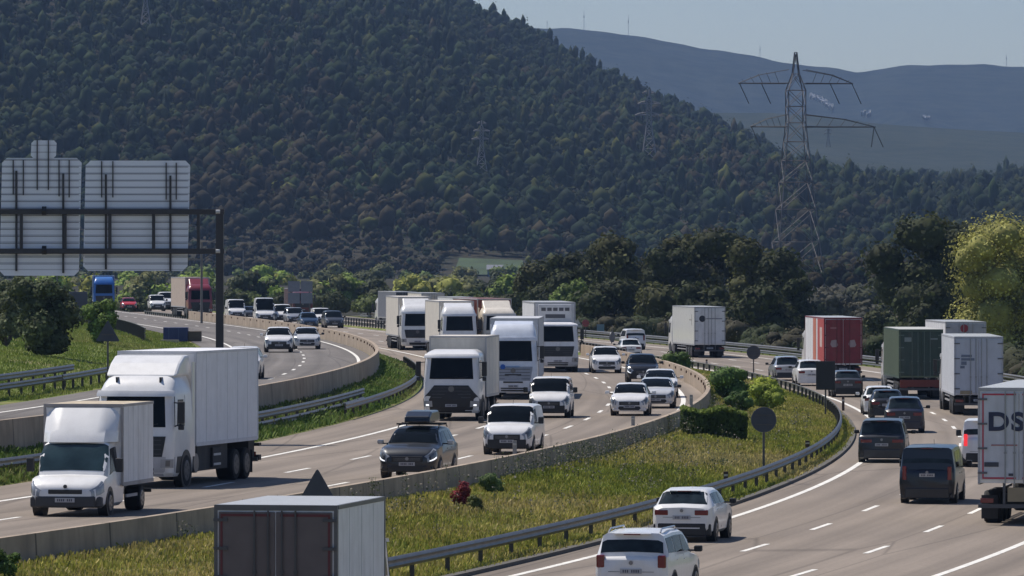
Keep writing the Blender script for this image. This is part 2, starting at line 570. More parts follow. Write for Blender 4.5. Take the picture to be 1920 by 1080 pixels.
def soil_mat(name, c1, c2, sc, rough=.95):
    m, nt, b = newmat(name)
    tc = N(nt, 'ShaderNodeTexCoord')
    n = N(nt, 'ShaderNodeTexNoise')
    n.inputs['Scale'].default_value = sc
    n.inputs['Detail'].default_value = 10
    n.inputs['Roughness'].default_value = .7
    nt.links.new(tc.outputs['Object'], n.inputs['Vector'])
    cr = N(nt, 'ShaderNodeValToRGB')
    cr.color_ramp.elements[0].position = .38
    cr.color_ramp.elements[0].color = (*c1, 1)
    cr.color_ramp.elements[1].position = .62
    cr.color_ramp.elements[1].color = (*c2, 1)
    nt.links.new(n.outputs[0], cr.inputs[0])
    nt.links.new(cr.outputs[0], b.inputs['Base Color'])
    b.inputs['Roughness'].default_value = rough
    b.inputs['Specular IOR Level'].default_value = .1
    return m
grid_mesh('hills', lambda y: (-y * .30 - 150, y * .30 + 150), np.concatenate([np.arange(880, 2000, 60), np.arange(2000, 4001, 40)]).astype(float), 90, hill_z,
          soil_mat('hill_soil', (.022, .026, .016), (.05, .042, .03), .05))
MT = [(-600, 230), (1100, 200), (1380, 203), (1450, 203), (1550, 210), (1650, 224), (1800, 234), (1920, 240), (2600, 262)]
def mid_z(X, Y):
    t = np.clip((Y - 4000) / 1500., 0, 1)
    return (ridge_h(MT, 5500, X * 5500 / Y)) * t ** .8 - 4 + smooth_noise(X / 130, Y / 150, 21) * 6 * np.sin(np.pi * t)
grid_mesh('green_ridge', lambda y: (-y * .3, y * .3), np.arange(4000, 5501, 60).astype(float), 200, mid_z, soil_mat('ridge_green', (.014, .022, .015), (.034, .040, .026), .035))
FT = [(-800, 30), (900, 52), (1000, 47), (1060, 47), (1100, 50), (1180, 60), (1250, 72), (1330, 88), (1400, 98), (1500, 115), (1560, 124), (1610, 131), (1640, 126), (1680, 119), (1760, 115), (1850, 116), (1920, 121), (2300, 140)]
def far_z(X, Y):
    t = np.clip((Y - 6200) / 2300., 0, 1)
    j = smooth_noise(X / 14, 0 * X, 31) * 1.5 * (t > .95)
    return (ridge_h(FT, 8500, X * 8500 / Y)) * t ** .9 - 2 + (np.abs(smooth_noise(X / 150, Y / 260, 25)) * -34 + smooth_noise(X / 50, Y / 90, 26) * 8) * np.sin(np.pi * t) + j
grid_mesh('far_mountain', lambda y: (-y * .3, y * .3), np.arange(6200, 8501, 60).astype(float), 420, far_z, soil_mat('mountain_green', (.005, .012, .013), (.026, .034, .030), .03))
def on_mountain(px, py):
    ys = np.linspace(6250, 8480, 240)
    z = far_z((px - 960) / F * ys, ys)
    pr = 480 - (z - CAMZ) * F / ys
    i = int(np.argmin(np.abs(pr - py)))
    return np.array([(px - 960) / F * ys[i], ys[i], z[i]])
for (path, w, cnt, lab) in (([(1521, 183), (1536, 188), (1548, 196)], 3.2, 46, 'long pale quarry scar high on the blue mountain'), ([(1545, 193), (1560, 204)], 4.2, 30, 'white quarry face beside the long scar on the mountain'),
                       ([(1612, 213), (1632, 217)], 2.2, 9, 'small pale rock patch low on the far mountain'), ([(1730, 224), (1748, 226)], 1.8, 7, 'tiny pale rock patch furthest right on the far mountain')):
    g = np.random.default_rng(cnt)
    C_ = []
    for q in range(cnt):
        t = g.uniform(0, len(path) - 1.001); i = int(t); f = t - i
        px_ = path[i][0] * (1 - f) + path[i + 1][0] * f + g.normal(0, w * .5); py_ = path[i][1] * (1 - f) + path[i + 1][1] * f + g.normal(0, w * .45)
        C_.append(on_mountain(px_, py_) + (0, -8, 4))
    C_ = np.array(C_)
    V_, F_, c_ = leaves(C_, g.normal(0, .25, C_.shape) + (0, -.8, .6), g.uniform(1.0, 2.6, cnt), np.full((cnt, 3), .42) * g.uniform(.6, 1.2, (cnt, 1)))
    V_ = np.concatenate([V_, V_ + (0, 12, -9)]); k_ = 4 * cnt
    q_ = F_; side = [np.stack([q_[:, i], q_[:, (i + 1) % 4], q_[:, (i + 1) % 4] + k_, q_[:, i] + k_], 1) for i in range(4)]
    tag(np_mesh('rock_outcrop', V_, np.concatenate([F_, F_ + k_] + side), np.concatenate([c_, c_]), attr_mat('pale_rock', var=.2)), lab, 'rock', 'pale rock on the far mountain')

# the wood: one mass of thousands of crowns
def crown_batch(C, Rr, Hh, base, nq, flat=.22):
    n = len(C)
    d = rng.normal(0, 1, (n, nq, 3))
    d[:, :, 2] = d[:, :, 2] * .9 + .3
    d /= np.linalg.norm(d, axis=2, keepdims=True)
    lump = 1 + .28 * np.sin(d[:, :, 0] * 4 + C[:, None, 0]) * np.cos(d[:, :, 2] * 5 + C[:, None, 1])
    rad = rng.uniform(.78, 1.0, (n, nq)) * lump
    p = d * rad[:, :, None]
    pos = C[:, None, :] + p * np.stack([Rr, Rr, Hh], 1)[:, None, :]
    col = base[:, None, :] * rng.uniform(.85, 1.18, (n, nq, 1))
    S = Rr[:, None] * rng.uniform(.13, .27, (n, nq))
    nn = d + rng.normal(0, flat, (n, nq, 3))
    return leaves(pos.reshape(-1, 3), nn.reshape(-1, 3), S.ravel(), col.reshape(-1, 3))
PAL = np.array([(.018, .034, .022), (.024, .040, .024), (.036, .048, .022), (.038, .037, .030), (.034, .034, .029), (.016, .026, .022), (.062, .078, .030)])
def wood_points():
    out = []
    y = 1180.
    while y < 3540:
        sp = 5.2 + (y - 1950) * .0003 if y > 2060 else 3.6
        hw = y * .092
        n = int(2 * hw / sp)
        x = np.linspace(-hw, hw, n) + rng.uniform(-2.6, 2.6, n)
        yy = y + rng.uniform(-5, 5, n)
        if y < 1930:
            k_ = (x / y * F + 960) > 1020
            x = x[k_]; yy = yy[k_]
        out.append(np.stack([x, yy], 1))
        y += 8.2 if y > 2060 else 14
    return np.concatenate(out)
wp = wood_points()
cl = smooth_noise(wp[:, 0] / 30, wp[:, 1] / 120, 8)
clear = (wp[:, 1] < 2052) & (wp[:, 0] > -21.5) & (wp[:, 0] < 5)
keep = ~clear & ((cl > -1.15) | (rng.uniform(0, 1, len(wp)) < .45))
wp = wp[keep]
wx, wy = wp[:, 0], wp[:, 1]
wz = hill_z(wx, wy)
n = len(wp)
Rr = (1.5 + 3.2 * rng.uniform(0, 1, n) ** 2.0) * (1.12 - .2 * np.clip((wy - 2000) / 1500, 0, 1)) * (1 + .15 * smooth_noise(wx / 60, wy / 200, 9))
Rr = np.clip(Rr, 1.2, 4.6)
Hh = Rr * rng.uniform(.75, 1.5, n)
slim = (rng.uniform(0, 1, n) < .3) & (wy > 2300)
lowt = wy < 2060
Rr = np.where(lowt, rng.uniform(1.3, 2.6, n), Rr); Hh = np.where(lowt, Rr * rng.uniform(.7, 1.05, n), Hh)
Hh = np.where(slim, Hh * 1.35, Hh); Rr = np.where(slim, Rr * .62, Rr)
brown = smooth_noise(wx / 55, wy / 260, 12) + np.clip((2750 - wy) / 700, -1, 1) * .9
pick = rng.uniform(0, 1, n)
idx = np.where(pick < .3, 0, np.where(pick < .55, 1, np.where(pick < .7, 2, 5)))
idx = np.where((brown + rng.normal(0, .5, n)) > 1.0, np.where(pick < .5, 3, 4), idx)
light = smooth_noise(wx / 22, wy / 100, 17)
idx = np.where((rng.uniform(0, 1, n) < .012) | ((light > 1.3) & (rng.uniform(0, 1, n) < .22)), 6, idx)
base = PAL[idx] * np.array((1.36, 1.18, .86)) * rng.uniform(.74, 1.2, (n, 1)) * (1 + .16 * smooth_noise(wx / 28, wy / 90, 44))[:, None]
import bmesh
bm = bmesh.new()
bmesh.ops.create_icosphere(bm, subdivisions=1, radius=1)
IV = np.array([v.co[:] for v in bm.verts]); IF = np.array([[v.index for v in f.verts] for f in bm.faces])
bm.free()
wc = np.stack([wx, wy, wz + Hh * .75 + rng.uniform(.3, 2.2, n)], 1)
parts_v, parts_c = [], []
for k in range(2):
    off = rng.normal(0, .30, (n, 3)) * (1, 1, .6) + ((0, 0, .12) if k == 0 else (0, 0, -.15))
    sc = rng.uniform(.62, .85, (n, 1)) if k == 0 else rng.uniform(.5, .75, (n, 1))
    jit = rng.uniform(.80, 1.18, (n, len(IV), 1))
    dim = np.stack([Rr, Rr, Hh], 1)
    v = wc[:, None, :] + (IV[None] * jit * sc[:, :, None] + off[:, None, :]) * dim[:, None, :]
    parts_v.append(v.reshape(-1, 3)); parts_c.append(np.repeat(base * rng.uniform(.85, 1.15, (n, 1)), len(IV), 0))
VI = np.concatenate(parts_v); CI = np.concatenate(parts_c)
FI = (IF[None] + (np.arange(2 * n) * len(IV))[:, None, None]).reshape(-1, 3)
lumps = np_mesh('hillside_wood', VI, FI, CI, WOODM)
lumps.data.shade_smooth()
tag(lumps, 'dense dark pine and oak wood covering the whole hillside', 'wood', kind='stuff')
V, Fc, c = crown_batch(wc, Rr, Hh, base, 22)
# undergrowth between the crowns
n2 = 40000
ux = rng.uniform(-1, 1, n2); uy = rng.uniform(1950, 3560, n2)
ux = ux * uy * .092
ok2 = ~((uy < 2055) & (ux > -22) & (ux < 6))
ux = ux[ok2]; uy = uy[ok2]; n2 = len(ux)
V2, F2, c2 = leaves(np.stack([ux, uy, hill_z(ux, uy) + rng.uniform(.2, 2.0, n2)], 1), rng.normal(0, .6, (n2, 3)) + (0, -.4, .8), rng.uniform(.5, 1.2, n2),
                    PAL[rng.integers(0, 6, n2)] * rng.uniform(.8, 1.6, (n2, 1)))
wood = np_mesh('foliage', np.concatenate([V, V2]), np.concatenate([Fc, F2 + len(V)]), np.concatenate([c, c2]), WOODM, lumps)
wood['kind'] = 'stuff'
# green field low on the hill
fo = grid_mesh('field', lambda y: (-19.5 + (y - 1960) * .03, 3.5), np.arange(1958, 2052, 6).astype(float), 14, lambda x, y: hill_z(x, y) + .5, M('field_green', (.032, .058, .018), .95, var=.3, scale=.1))
fo['kind'] = 'structure'

# ---------------------------------------------------------------- individual trees and bushes
bm = bmesh.new()
bmesh.ops.create_icosphere(bm, subdivisions=2, radius=1)
JV = np.array([v.co[:] for v in bm.verts]); JF = np.array([[v.index for v in f.verts] for f in bm.faces])
bm.free()
def tree(name, x, y, zb, h, r, base, label, cat='tree', lobes=9, nleaf=1300, leaf=.26, squash=.62, group='trees in the valley', low=.22, seed=0, mat=None, bushy=False, splay=.62, core=.84):
    g = np.random.default_rng(seed + int(abs(x) * 13 + y))
    root = empty(name, (x, y, zb))
    tag(root, label, cat, group)
    tb = MB()
    th = h * (low + .35)
    top = (g.normal(0, .04) * h, g.normal(0, .04) * h, th)
    tb.tube([(0, 0, -.3), (g.normal(0, .02) * h, 0, th * .5), top], .028 * h + .04, 7, .012 * h)
    C = []; Rl = []
    for k in range(lobes):
        a = g.uniform(0, 2 * math.pi)
        u = math.sqrt(g.uniform(0, 1)) * splay
        zz = low * h + (1 - low) * h * (k + .7) / (lobes + .6)
        taper = (1 - abs((zz / h - .55) / .62) ** 2.2)
        C.append((math.cos(a) * u * r * max(.25, taper), math.sin(a) * u * r * max(.25, taper), min(zz, h * .9)))
        Rl.append(r * g.uniform(.34, .56) * max(.5, taper ** .5 if taper > 0 else .5))
    if bushy:
        C.append((0, 0, h * .45)); Rl.append(r * .7)
    C = np.array(C); Rl = np.array(Rl)
    for c in C[:6]:
        tb.tube([(top[0] * .5, top[1] * .5, th * .45), tuple((np.array(top) * .4 + c * .6) * (1, 1, .85)), tuple(c)], .010 * h + .02, 5, .01)
    tb.build('stem' if bushy else 'trunk', BARK, root)
    w = Rl ** 2 / np.sum(Rl ** 2)
    k = g.choice(len(C), nleaf, p=w)
    d = g.normal(0, 1, (nleaf, 3)); d /= np.linalg.norm(d, axis=1, keepdims=True)
    rad = g.uniform(.6, 1.12, nleaf)
    pos = C[k] + d * (Rl[k] * rad)[:, None] * (1, 1, squash / .62 * .85)
    ok = pos[:, 2] > .04 * h
    pos = pos[ok]; d = d[ok]; k = k[ok]
    tint = g.uniform(.7, 1.35, (len(C), 1))[k] * g.uniform(.6, 1.4, (len(pos), 1))
    col = np.array(base) * tint
    V, Fc, c = leaves(pos, d + g.normal(0, .5, d.shape) + (0, 0, .25), g.uniform(.4, 1.0, len(pos)) * leaf, col)
    m_ = len(C)
    jv = JV[None] * g.uniform(.80, 1.12, (m_, len(JV), 1)) * (Rl * core)[:, None, None] * (1, 1, squash / .62 * .82) + C[:, None, :]
    jv[:, :, 2] = np.maximum(jv[:, :, 2], .02 * h)
    jc = np.repeat(np.array(base) * g.uniform(.75, 1.1, (m_, 1)), len(JV), 0)
    jf = (JF[None] + (np.arange(m_) * len(JV))[:, None, None]).reshape(-1, 3)
    o_ = np_mesh('foliage' if bushy else 'crown', np.concatenate([V, jv.reshape(-1, 3)]), [Fc, jf + len(V)], np.concatenate([c, jc]), mat or LEAF, root)
    o_.data.shade_smooth()
    return root
def tree_px(name, px, ptop, pbase, D, wpx, base, label, zb=None, **k):     # size taken from how tall and wide it stands in the photo
    s = F / D
    X = (px - 960) / s
    if zb is None: zb = CAMZ - (pbase - 480) / s
    ztop = CAMZ - (ptop - 480) / s
    return tree(name, X, D, zb, ztop - zb, wpx / s / 2, base, label, **k)
DK = (.040, .049, .017); DK2 = (.066, .070, .022); MID = (.055, .080, .022); LT = (.12, .15, .038); OLV = (.11, .12, .055)
# the dark pines behind the right carriageway
G1 = 'dark pines behind the right carriageway'
pines = [(1010, 498, 655, 780, 110, DK2), (1062, 474, 655, 770, 100, DK), (1120, 452, 660, 760, 130, DK), (1178, 444, 660, 750, 130, DK2), (1238, 462, 665, 740, 120, DK),
         (1290, 438, 665, 750, 130, DK2), (1345, 434, 668, 740, 140, DK), (1405, 452, 670, 720, 130, DK2), (1452, 470, 672, 700, 110, DK), (1484, 520, 672, 690, 70, DK),
         (1150, 530, 668, 690, 120, DK), (1240, 545, 668, 680, 130, DK2), (1330, 540, 672, 670, 140, DK), (1420, 545, 676, 660, 130, DK)]
pl = ['olive crowned pine at the left end of the dark row', 'narrow dark pine second from the left end of the row', 'dark pine above the round red-edged road sign', 'tall dark pine with a rounded top left of the middle of the row',
      'lower dark pine between two taller ones of the row', 'tall pine behind the white trailer with the black disc', 'tallest broad pine right above the white trailer', 'olive topped pine right of the white trailer',
      'dark pine beside the foot of the large pylon', 'slim dark pine at the right end of the dark row', 'low dark pine in front, behind the white van on the bend', 'low bushy pine just left of the white trailer',
      'low dark pine directly behind the white trailer', 'low dark pine in the deep shade left of the red lorry']
for i, (a, b, c, D, w, col) in enumerate(pines):
    tree_px('pine_tree', a, b, c, D, w * 1.22, col, pl[i], group=G1, lobes=16, nleaf=5200, leaf=.36, low=.06, splay=.8, seed=i)
tree_px('broadleaf_tree', 1068, 528, 640, 730, 90, (.13, .18, .045), 'light green leafy tree in front of the left end of the dark pines', group='leafy trees by the bend', lobes=9, nleaf=2200, leaf=.34, low=.08)
tree_px('broadleaf_tree', 970, 520, 640, 800, 80, OLV, 'pale willow like tree above the lorries left of the pines', group='leafy trees by the bend', lobes=9, nleaf=1800, leaf=.34, low=.08)
G2 = 'tall trees at the right edge'
for i, (a, b, c, D, w, col, l) in enumerate([
    (1730, 408, 690, 640, 230, DK, 'big dark round headed pine left of the yellow green tree'),
    (1790, 405, 690, 655, 170, DK2, 'dark pine behind the left side of the yellow green tree'),
    (1762, 540, 700, 600, 170, DK, 'low dark pine under the big round pine above the green container'),
    (1880, 408, 690, 670, 150, DK2, 'dark pine top showing just above the yellow green tree'),
    (1650, 585, 680, 620, 80, OLV, 'small grey green bush right of the red lorry')]):
    tree_px('pine_tree' if i < 4 else 'bush', a, b, c, D, w, col, l, group=G2, lobes=16, nleaf=6000, leaf=.34, low=.06, splay=.8, seed=40 + i)
tree_px('broadleaf_tree', 1888, 415, 705, 520, 250, (.34, .33, .10), 'large yellow green spring tree at the right edge of the photo', group=G2, lobes=30, nleaf=19000, leaf=.17, core=.62, low=.08, splay=.85, seed=77)
tree_px('broadleaf_tree', 1960, 450, 700, 540, 160, (.30, .28, .075), 'yellow green tree cut by the right edge of the photo', group=G2, lobes=18, nleaf=8000, leaf=.18, core=.62, low=.08, splay=.8, seed=78)
# the row of fresh green trees across the valley
g = np.random.default_rng(5)
desc = ['bright green', 'olive green', 'mid green', 'dusky green', 'yellow green']
what = [(0, 'at the far left edge'), (60, 'above the dark bush on the bank'), (120, 'behind the dark sign board'), (165, 'left of the blue lorry'), (215, 'right of the blue lorry'), (262, 'left of the dark red lorry'),
        (300, 'beside the cream trailer'), (350, 'above the dark red lorry'), (440, 'right of the gantry post'), (500, 'above the white motorhome'), (535, 'left of the grey sign board'), (600, 'right of the grey sign board'),
        (650, 'above the far parked looking vans'), (700, 'above the dark curtain lorry'), (750, 'behind the roof of the dark curtain lorry'), (800, 'above the first white lorry'), (850, 'behind the two far box roofs'), (905, 'above the brown container'), (950, 'above the cream cab')]
k = 0
for rowi, (D, dy, nm) in enumerate(((1000, 0, 'front'), (1350, -12, 'middle'), (1750, -22, 'back'))):
    for (a, wh) in what:
        px = a + g.uniform(-22, 22) + rowi * 14
        topy = 528 + dy + g.uniform(-16, 18) + (8 if a > 680 else 0)
        ci = int(g.integers(0, 5))
        col = [(.22, .30, .06), (.17, .175, .07), (.14, .19, .055), (.08, .095, .045), (.32, .33, .08)][ci if rowi < 2 else int(g.integers(1, 4))]
        ci = ci if rowi < 2 else 3
        tree_px('valley_tree', px, topy, 480 + CAMZ * F / D + 4, D, g.uniform(70, 120) * (1 if rowi == 0 else .8), col,
                f'{["leafy", "rounded", "bushy"][rowi]} {desc[ci]} tree of the {nm} row {wh}', group='spring trees across the valley', lobes=9, nleaf=1000, leaf=.5 + .1 * rowi, low=.05, splay=.8, seed=200 + k)
        k += 1
g = np.random.default_rng(15)
k = 0
sides = ['just right of the dark pines', 'behind the red lorry', 'right of the red lorry', 'left of the big round pine', 'under the big round pine', 'behind the green container', 'behind the grey white lorry', 'at the right edge']
for rowi, (D, nm) in enumerate(((700, 'nearest'), (840, 'second'), (1010, 'third'))):
    for j, wh in enumerate(sides):
        px = 1500 + j * 56 + g.uniform(-12, 12)
        top = 586 - rowi * 22 + g.uniform(-10, 12)
        tree_px('scrub_bush', px, top, 480 + 9 * F / D, D, g.uniform(75, 110), [(.09, .085, .055), (.075, .082, .045), (.065, .066, .05)][(j + rowi) % 3],
                f'grey green scrub of the {nm} line {wh}', cat='bush', group='scrub beyond the right carriageway', lobes=9, nleaf=1300, leaf=.3 + .08 * rowi, low=.04, splay=.85, bushy=True, seed=400 + k)
        k += 1
def row_bush(D, off, h, w, col, label, grp, seed):
    z = float(gz(off))
    return tree('scrub_bush', float(cx(D)) + off, D, z - .2, h, w / 2, col, label, cat='bush', group=grp, lobes=8, nleaf=1400, leaf=.17, low=.04, splay=.85, bushy=True, seed=seed)
g = np.random.default_rng(23)
along = ['where the road leaves the bend', 'by the white trailer', 'past the white trailer', 'before the red lorry', 'by the red lorry', 'past the red lorry', 'before the green container', 'by the green container', 'by the grey white lorry', 'near the right edge']
for k in range(30):
    D = 700 - k * 12.5 + g.uniform(-4, 4)
    row_bush(D, g.uniform(16.6, 19.5), g.uniform(1.3, 2.3), g.uniform(4.5, 7), [(.05, .055, .025), (.065, .06, .035), (.045, .06, .022)][k % 3],
             f'low scrub against the outer guardrail {along[min(9, k // 3)]}, {["further", "middle", "nearer"][k % 3]} of three', 'scrub along the outer guardrail', 500 + k)
for k in range(20):
    px = -10 + k * 49 + g.uniform(-14, 14)
    D = 860 + g.uniform(-25, 25)
    tree_px('scrub_bush', px, 556 + g.uniform(-8, 9), 480 + 7.5 * F / D, D, g.uniform(60, 85), [(.09, .12, .04), (.07, .085, .035), (.11, .14, .04), (.06, .07, .035)][k % 4],
            f'{["green", "dusky", "fresh green", "dark"][k % 4]} scrub behind the far traffic {["beside the left edge", "near the blue lorry", "near the dark red lorry", "near the gantry post", "near the grey sign board"][k // 4] if k < 20 else ""}, clump {["one", "two", "three", "four"][k % 4]} from the left'.replace(', clump', ','),
            cat='bush', group='scrub behind the far traffic', lobes=8, nleaf=1200, leaf=.3, low=.04, splay=.85, bushy=True, seed=600 + k)
# bushes near the carriageways
B = 'bushes and hedges by the road'
def solve(px, py):
    z = 1.
    for _ in range(30):
        x, D = P(px, py, z)
        z = .5 * z + .5 * float(gz(x - float(cx(D))))
    return D, z
def bush(px, ptop, pbase, D, w, col, label, n=1500, leaf=.11, name='bush', **kw):
    D, kw['zb'] = solve(px, pbase)
    col = tuple(c * 1.9 for c in col)
    return tree_px(name, px, ptop, pbase, D, w, col, label, group=B, lobes=kw.pop('lobes', 10), nleaf=n, leaf=leaf, low=.05, splay=.75, bushy=True, cat='bush', **kw)
bush(80, 528, 668, 420, 135, (.045, .055, .026), 'large dark rounded shrub on the green bank at the left', 9000, .16, lobes=16)
bush(18, 515, 640, 470, 80, (.06, .07, .035), 'olive shrub at the left edge behind the large dark one', 4000, .18)
bush(12, 560, 650, 400, 60, (.07, .08, .04), 'pale small shrub cut by the left edge of the photo', 2500, .14)
bush(192, 565, 645, 400, 70, (.075, .11, .026), 'leafy green shrub in front of the dark triangular sign on the bank', 3200, .15)
bush(1368, 694, 754, 415, 96, (.05, .085, .02), 'round green bush on the grass median behind the clipped hedge', 2200, .10)
bush(1386, 734, 774, 385, 56, (.04, .07, .018), 'small round bush between the hedge and the yellow bush', 1200, .08)
bush(1424, 712, 754, 405, 78, (.20, .23, .03), 'bright yellow green bush behind the round sign', 1600, .09)
bush(1438, 724, 768, 395, 66, (.12, .15, .022), 'small yellow topped bush right of the bright one', 1300, .09)
bush(1274, 664, 698, 470, 74, (.05, .08, .02), 'low dark bush where the concrete barrier bends', 1200, .10)
bush(12, 1035, 1090, 158, 60, (.05, .08, .02), 'low green bush in the bottom left corner by the barrier', 1500, .06)
bush(860, 904, 950, 196, 44, (.11, .018, .022), 'red leaved shrub against the concrete barrier', 900, .06)
bush(890, 930, 958, 193, 40, (.05, .06, .02), 'dark weedy clump right of the red shrub', 700, .05)
bush(925, 892, 925, 205, 60, (.05, .075, .025), 'green weeds against the barrier above the red shrub', 900, .05)
# clipped box hedge
def hedge():
    D = solve(1340, 820)[0]; s = F / D
    x0, x1 = (1279 - 960) / s, (1398 - 960) / s
    zb, zt = solve(1340, 820)[1], CAMZ - (766 - 480) / s
    r = empty('hedge', ((x0 + x1) / 2, D, zb))
    tag(r, 'clipped dark box hedge with a light green top on the median', 'hedge', B)
    w, h, dp = (x1 - x0) / 2, zt - zb, 1.0
    nl = 9000
    p = rng.uniform(-1, 1, (nl, 3))
    ax = rng.choice(3, nl, p=[.2, .45, .35])
    p[np.arange(nl), ax] = np.where(ax == 2, 1, np.sign(p[np.arange(nl), ax])) * rng.uniform(.86, 1.03, nl)
    p = np.sign(p) * np.minimum(np.abs(p), 1.04)
    nn = p ** 5
    q = p * (w, dp, h / 2)
    q[:, 2] += h / 2 + .10 * np.sin(p[:, 0] * 4)
    q[:, 2] -= (p[:, 0] > .35) * .10
    topm = p[:, 2] > .8
    col = np.where(topm[:, None], (.17, .22, .04), (.06, .09, .022)) * rng.uniform(.6, 1.4, (nl, 1))
    V, Fc, c = leaves(q, nn + rng.normal(0, .5, (nl, 3)), rng.uniform(.05, .12, nl), col)
    np_mesh('foliage', V, Fc, c, LEAF, r)
    MB().box(-w * .85, w * .85, -dp * .8, dp * .8, .1, h * .8).build('stem', M('hedge_core', (.012, .016, .008), .95), r)
hedge()

# ---------------------------------------------------------------- grass and weeds
def grass(name, label, o0, o1, d0, d1, n, hmin, hmax, seed, cols, zoff=0.):
    g = np.random.default_rng(seed)
    d = d0 + (d1 - d0) * g.uniform(0, 1, n) ** 1.35
    o = g.uniform(o0, o1, n)
    X = cx(d) + o
    Z = gz(o) + zoff
    patch = smooth_noise(o / 1.3, d / 6, seed + 1)
    patch2 = smooth_noise(o / .5, d / 2.2, seed + 2)
    h = g.uniform(hmin, hmax, n) * (1 + .3 * patch2)
    hw = h * g.uniform(.06, .16, n) + .012
    a = g.uniform(0, math.pi, n)
    lean = g.normal(0, .35, (n, 2)) * h[:, None]
    ca, sa = np.cos(a) * hw, np.sin(a) * hw
    V = np.empty((n, 4, 3))
    V[:, 0] = np.stack([X - ca, d - sa, Z - .03], 1)
    V[:, 1] = np.stack([X + ca, d + sa, Z - .03], 1)
    V[:, 2] = np.stack([X + ca * .5 + lean[:, 0], d + sa * .5 + lean[:, 1], Z + h], 1)
    V[:, 3] = np.stack([X - ca * .5 + lean[:, 0], d - sa * .5 + lean[:, 1], Z + h * .85], 1)
    c = np.array(cols)
    t = np.clip((patch + g.normal(0, .55, n) + 1.2) / 2.4, 0, .999) * (len(c) - 1)
    i = t.astype(int)
    fr = (t - i)[:, None]
    col = (c[i] * (1 - fr) + c[i + 1] * fr) * g.uniform(.75, 1.25, (n, 1))
    o_ = np_mesh(name, V.reshape(-1, 3), np.arange(4 * n).reshape(n, 4), np.repeat(col, 4, 0), GRASSM)
    tag(o_, label, 'grass', kind='stuff')
GC = [(.19, .225, .04), (.26, .275, .05), (.33, .315, .07), (.39, .335, .10), (.43, .355, .155)]
grass('grass_median', 'rough flowering grass on the median between barrier and guardrail', -7.9, -1.15, 130, 460, 260000, .04, .19, 1, GC)
grass('grass_verge', 'green weedy grass on the strip beside the leftmost barrier', -25.9, -23.6, 190, 460, 60000, .06, .30, 2, [(.09, .16, .03), (.13, .20, .045), (.18, .24, .06), (.22, .22, .09)])
grass('grass_bank', 'bright mown grass on the green bank at the left', -62, -37.1, 280, 620, 170000, .04, .15, 3, [(.14, .20, .035), (.18, .235, .045), (.22, .26, .055), (.26, .27, .08)])
# tall flowering weeds along the barrier
g = np.random.default_rng(9)
mw = MB()
stems = []
for i in range(420):
    D = g.uniform(160, 300) if i % 3 else g.uniform(205, 235)
    o = g.uniform(-7.8, -6.9) if i % 2 else g.uniform(-7.6, -3)
    x = float(cx(D)) + o
    z = float(gz(o))
    h = g.uniform(.35, .95)
    for j in range(14):
        t = g.uniform(.35, 1)
        stems.append((x + g.normal(0, .10) * t, D + g.normal(0, .1), z + h * t))
    mw.tube([(x, D, z - .05), (x + g.normal(0, .05), D, z + h)], .005, 3)
S_ = np.array(stems)
V, Fc, c = leaves(S_, g.normal(0, 1, S_.shape), g.uniform(.018, .05, len(S_)), np.where(g.uniform(0, 1, (len(S_), 1)) < .35, (.30, .27, .22), (.09, .11, .05)) * g.uniform(.7, 1.3, (len(S_), 1)))
wd = np_mesh('weeds', V, Fc, c, GRASSM)
tag(wd, 'tall flowering weeds along the shaded side of the barrier', 'weeds', kind='stuff')
st = mw.build('weed_stems', M('weed_stem', (.16, .16, .08), .9), wd)

